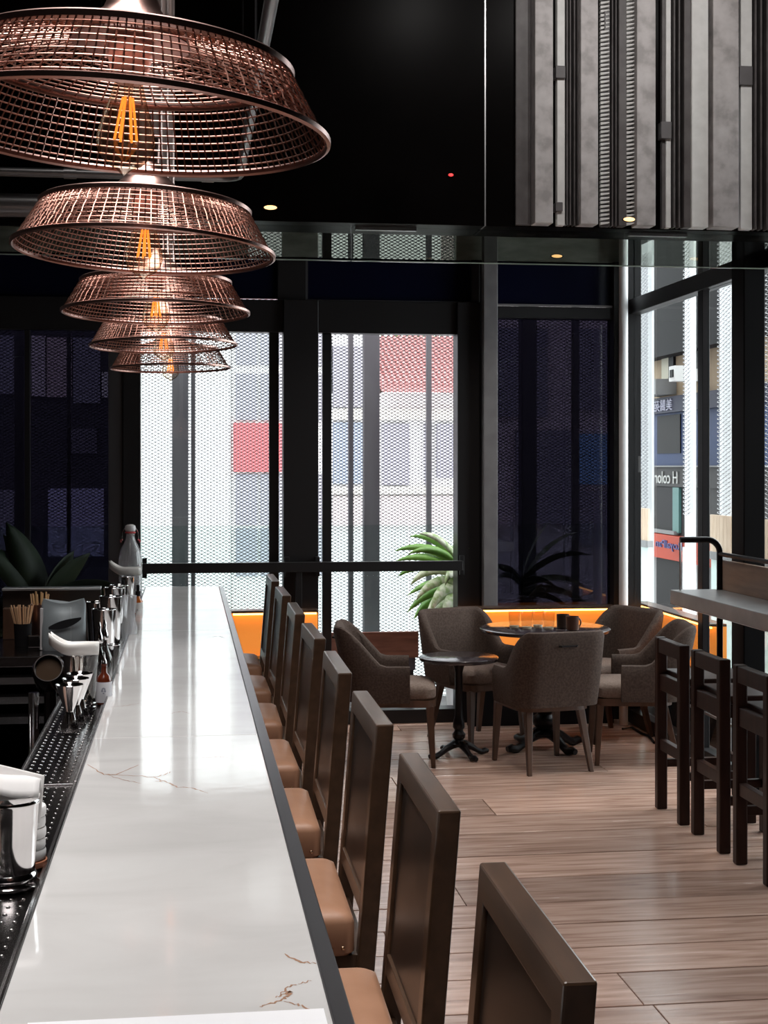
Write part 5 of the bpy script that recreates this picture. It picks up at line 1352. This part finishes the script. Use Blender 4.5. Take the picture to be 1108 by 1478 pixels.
tag(MB().box(p.x - 0.03, p.x + 0.03, p.y - 0.03, p.y + 0.03, ZB2 + .0005, ZB2 + 0.05).build('caddy_box', M['steel_dark'], bevel=0.004), 'small dark steel box between the straws and the foil pouch', 'box')
# foil pouch
p = at_Z(92, 938, ZB2)
fp = thing('foil_pouch', 'silver-grey foil pouch with black swoosh print on the back bench', 'pouch', (p.x, p.y, ZB2))
foil = noisy('grey_foil', [(0.3, (0.30, 0.34, 0.36)), (0.7, (0.44, 0.48, 0.50))], nscale=9, rough=0.35, metal=0.35)
rings = []
for (z, d, w) in ((0.0, 0.032, 0.083), (0.02, 0.038, 0.086), (0.09, 0.030, 0.086), (0.15, 0.016, 0.085), (0.175, 0.005, 0.084), (0.193, 0.003, 0.078)):
    rings.append([(w * math.cos(a), d * math.copysign(abs(math.sin(a)) ** 0.7, math.sin(a)), z + (0.010 * math.cos(2 * a) if z > .17 else 0)) for a in [2 * math.pi * k / 28 for k in range(28)]])
MB().loft(rings).build('pouch_body', foil, fp, smooth=True)
sw_ = MB(); rows = []
for i in range(15):
    u = i / 14; x = -0.055 + 0.125 * u; zc = 0.090 + 0.012 * math.sin(2.5 * u) + 0.030 * u ** 3; w = 0.016 * math.sin(math.pi * (0.06 + 0.9 * u)) ** 0.7
    rows.append([(x, -0.0395 + 0.06 * abs(x) ** 1.6, zc - w), (x, -0.0395 + 0.06 * abs(x) ** 1.6, zc + w)])
sw_.sheet(rows).build('printed_swoosh', P('black_print', (0.012, 0.012, 0.014), 0.5), fp, solid=0.001)
MB().box(-0.090, -0.078, -0.012, 0.012, 0.002, 0.165).build('side_gusset', P('pale_gusset', (0.62, 0.58, 0.58), 0.6), fp, 0.002)
zp_ = MB()
for k in range(22): zp_.lathe([(0.002, 0), (0, 0.0015)], 6, (0.030, -0.036, 0.02 + k * 0.007))
zp_.build('zip_dots', M['napkin'], fp)
p = at_Z(78, 905, ZB2)
ck = thing('stick_cup', 'copper cup of wooden stir sticks behind the foil pouch', 'cup', (p.x, 6.05, ZB2))
MB().lathe([(0.034, 0), (0.042, 0.16), (0.039, 0.16), (0.03, 0.01), (0, 0.01)], 24).build('cup', M['copper_paint'], ck, smooth=True)
r = random.Random(4)
for k in range(9):
    a = 6.28 * k / 9
    MB().tube([(0.012 * math.cos(a), 0.012 * math.sin(a), 0.012), (0.032 * math.cos(a), 0.030 * math.sin(a), 0.205 + r.uniform(-.01, .01))], 0.004, 6).build('stick', P('birch', (0.62, 0.36, 0.17), 0.6) if k == 0 else bpy.data.materials['birch'], ck)
p = at_Z(47, 924, ZB2)
tag(MB().tube([(p.x + 0.012, p.y, ZB2 + .0025), (p.x - 0.010, p.y + 0.02, ZB2 + 0.19)], 0.003, 6).build('drink_stirrer', bpy.data.materials['straw_paper']), 'single brown stirrer leaning against the back panel', 'stirrer')
# tilted jar with dark contents
p = at_depth(68, 972, 4.35)
jr = thing('glass_jar', 'dark glass jar lying tilted left of the white scoop', 'jar', (TX0 - 0.085, 4.75, ZB2 - 0.19))
Mj = Matrix.Rotation(math.radians(62), 4, 'X')
MB().lathe([(0.045, -0.04), (0.052, -0.03), (0.052, 0.06), (0.045, 0.075), (0.042, 0.075), (0.046, 0.055), (0, 0.05)], 28).xf(Matrix.Translation((0, 0, 0.24)) @ Mj).build('jar_body', P('dark_jar_glass', (0.02, 0.011, 0.009), 0.15, spec=0.4), jr, smooth=True)
MB().lathe([(0.040, 0.056), (0.040, 0.060), (0, 0.061)], 24).xf(Matrix.Translation((0, 0, 0.24)) @ Mj).build('contents', P('dark_amber_syrup', (0.035, 0.018, 0.008), 0.6, spec=0.1), jr, smooth=True)
MB().tube([(0, 0, 0.0), (0, 0, 0.20)], 0.02, 10).build('holder', M['steel_dark'], jr)
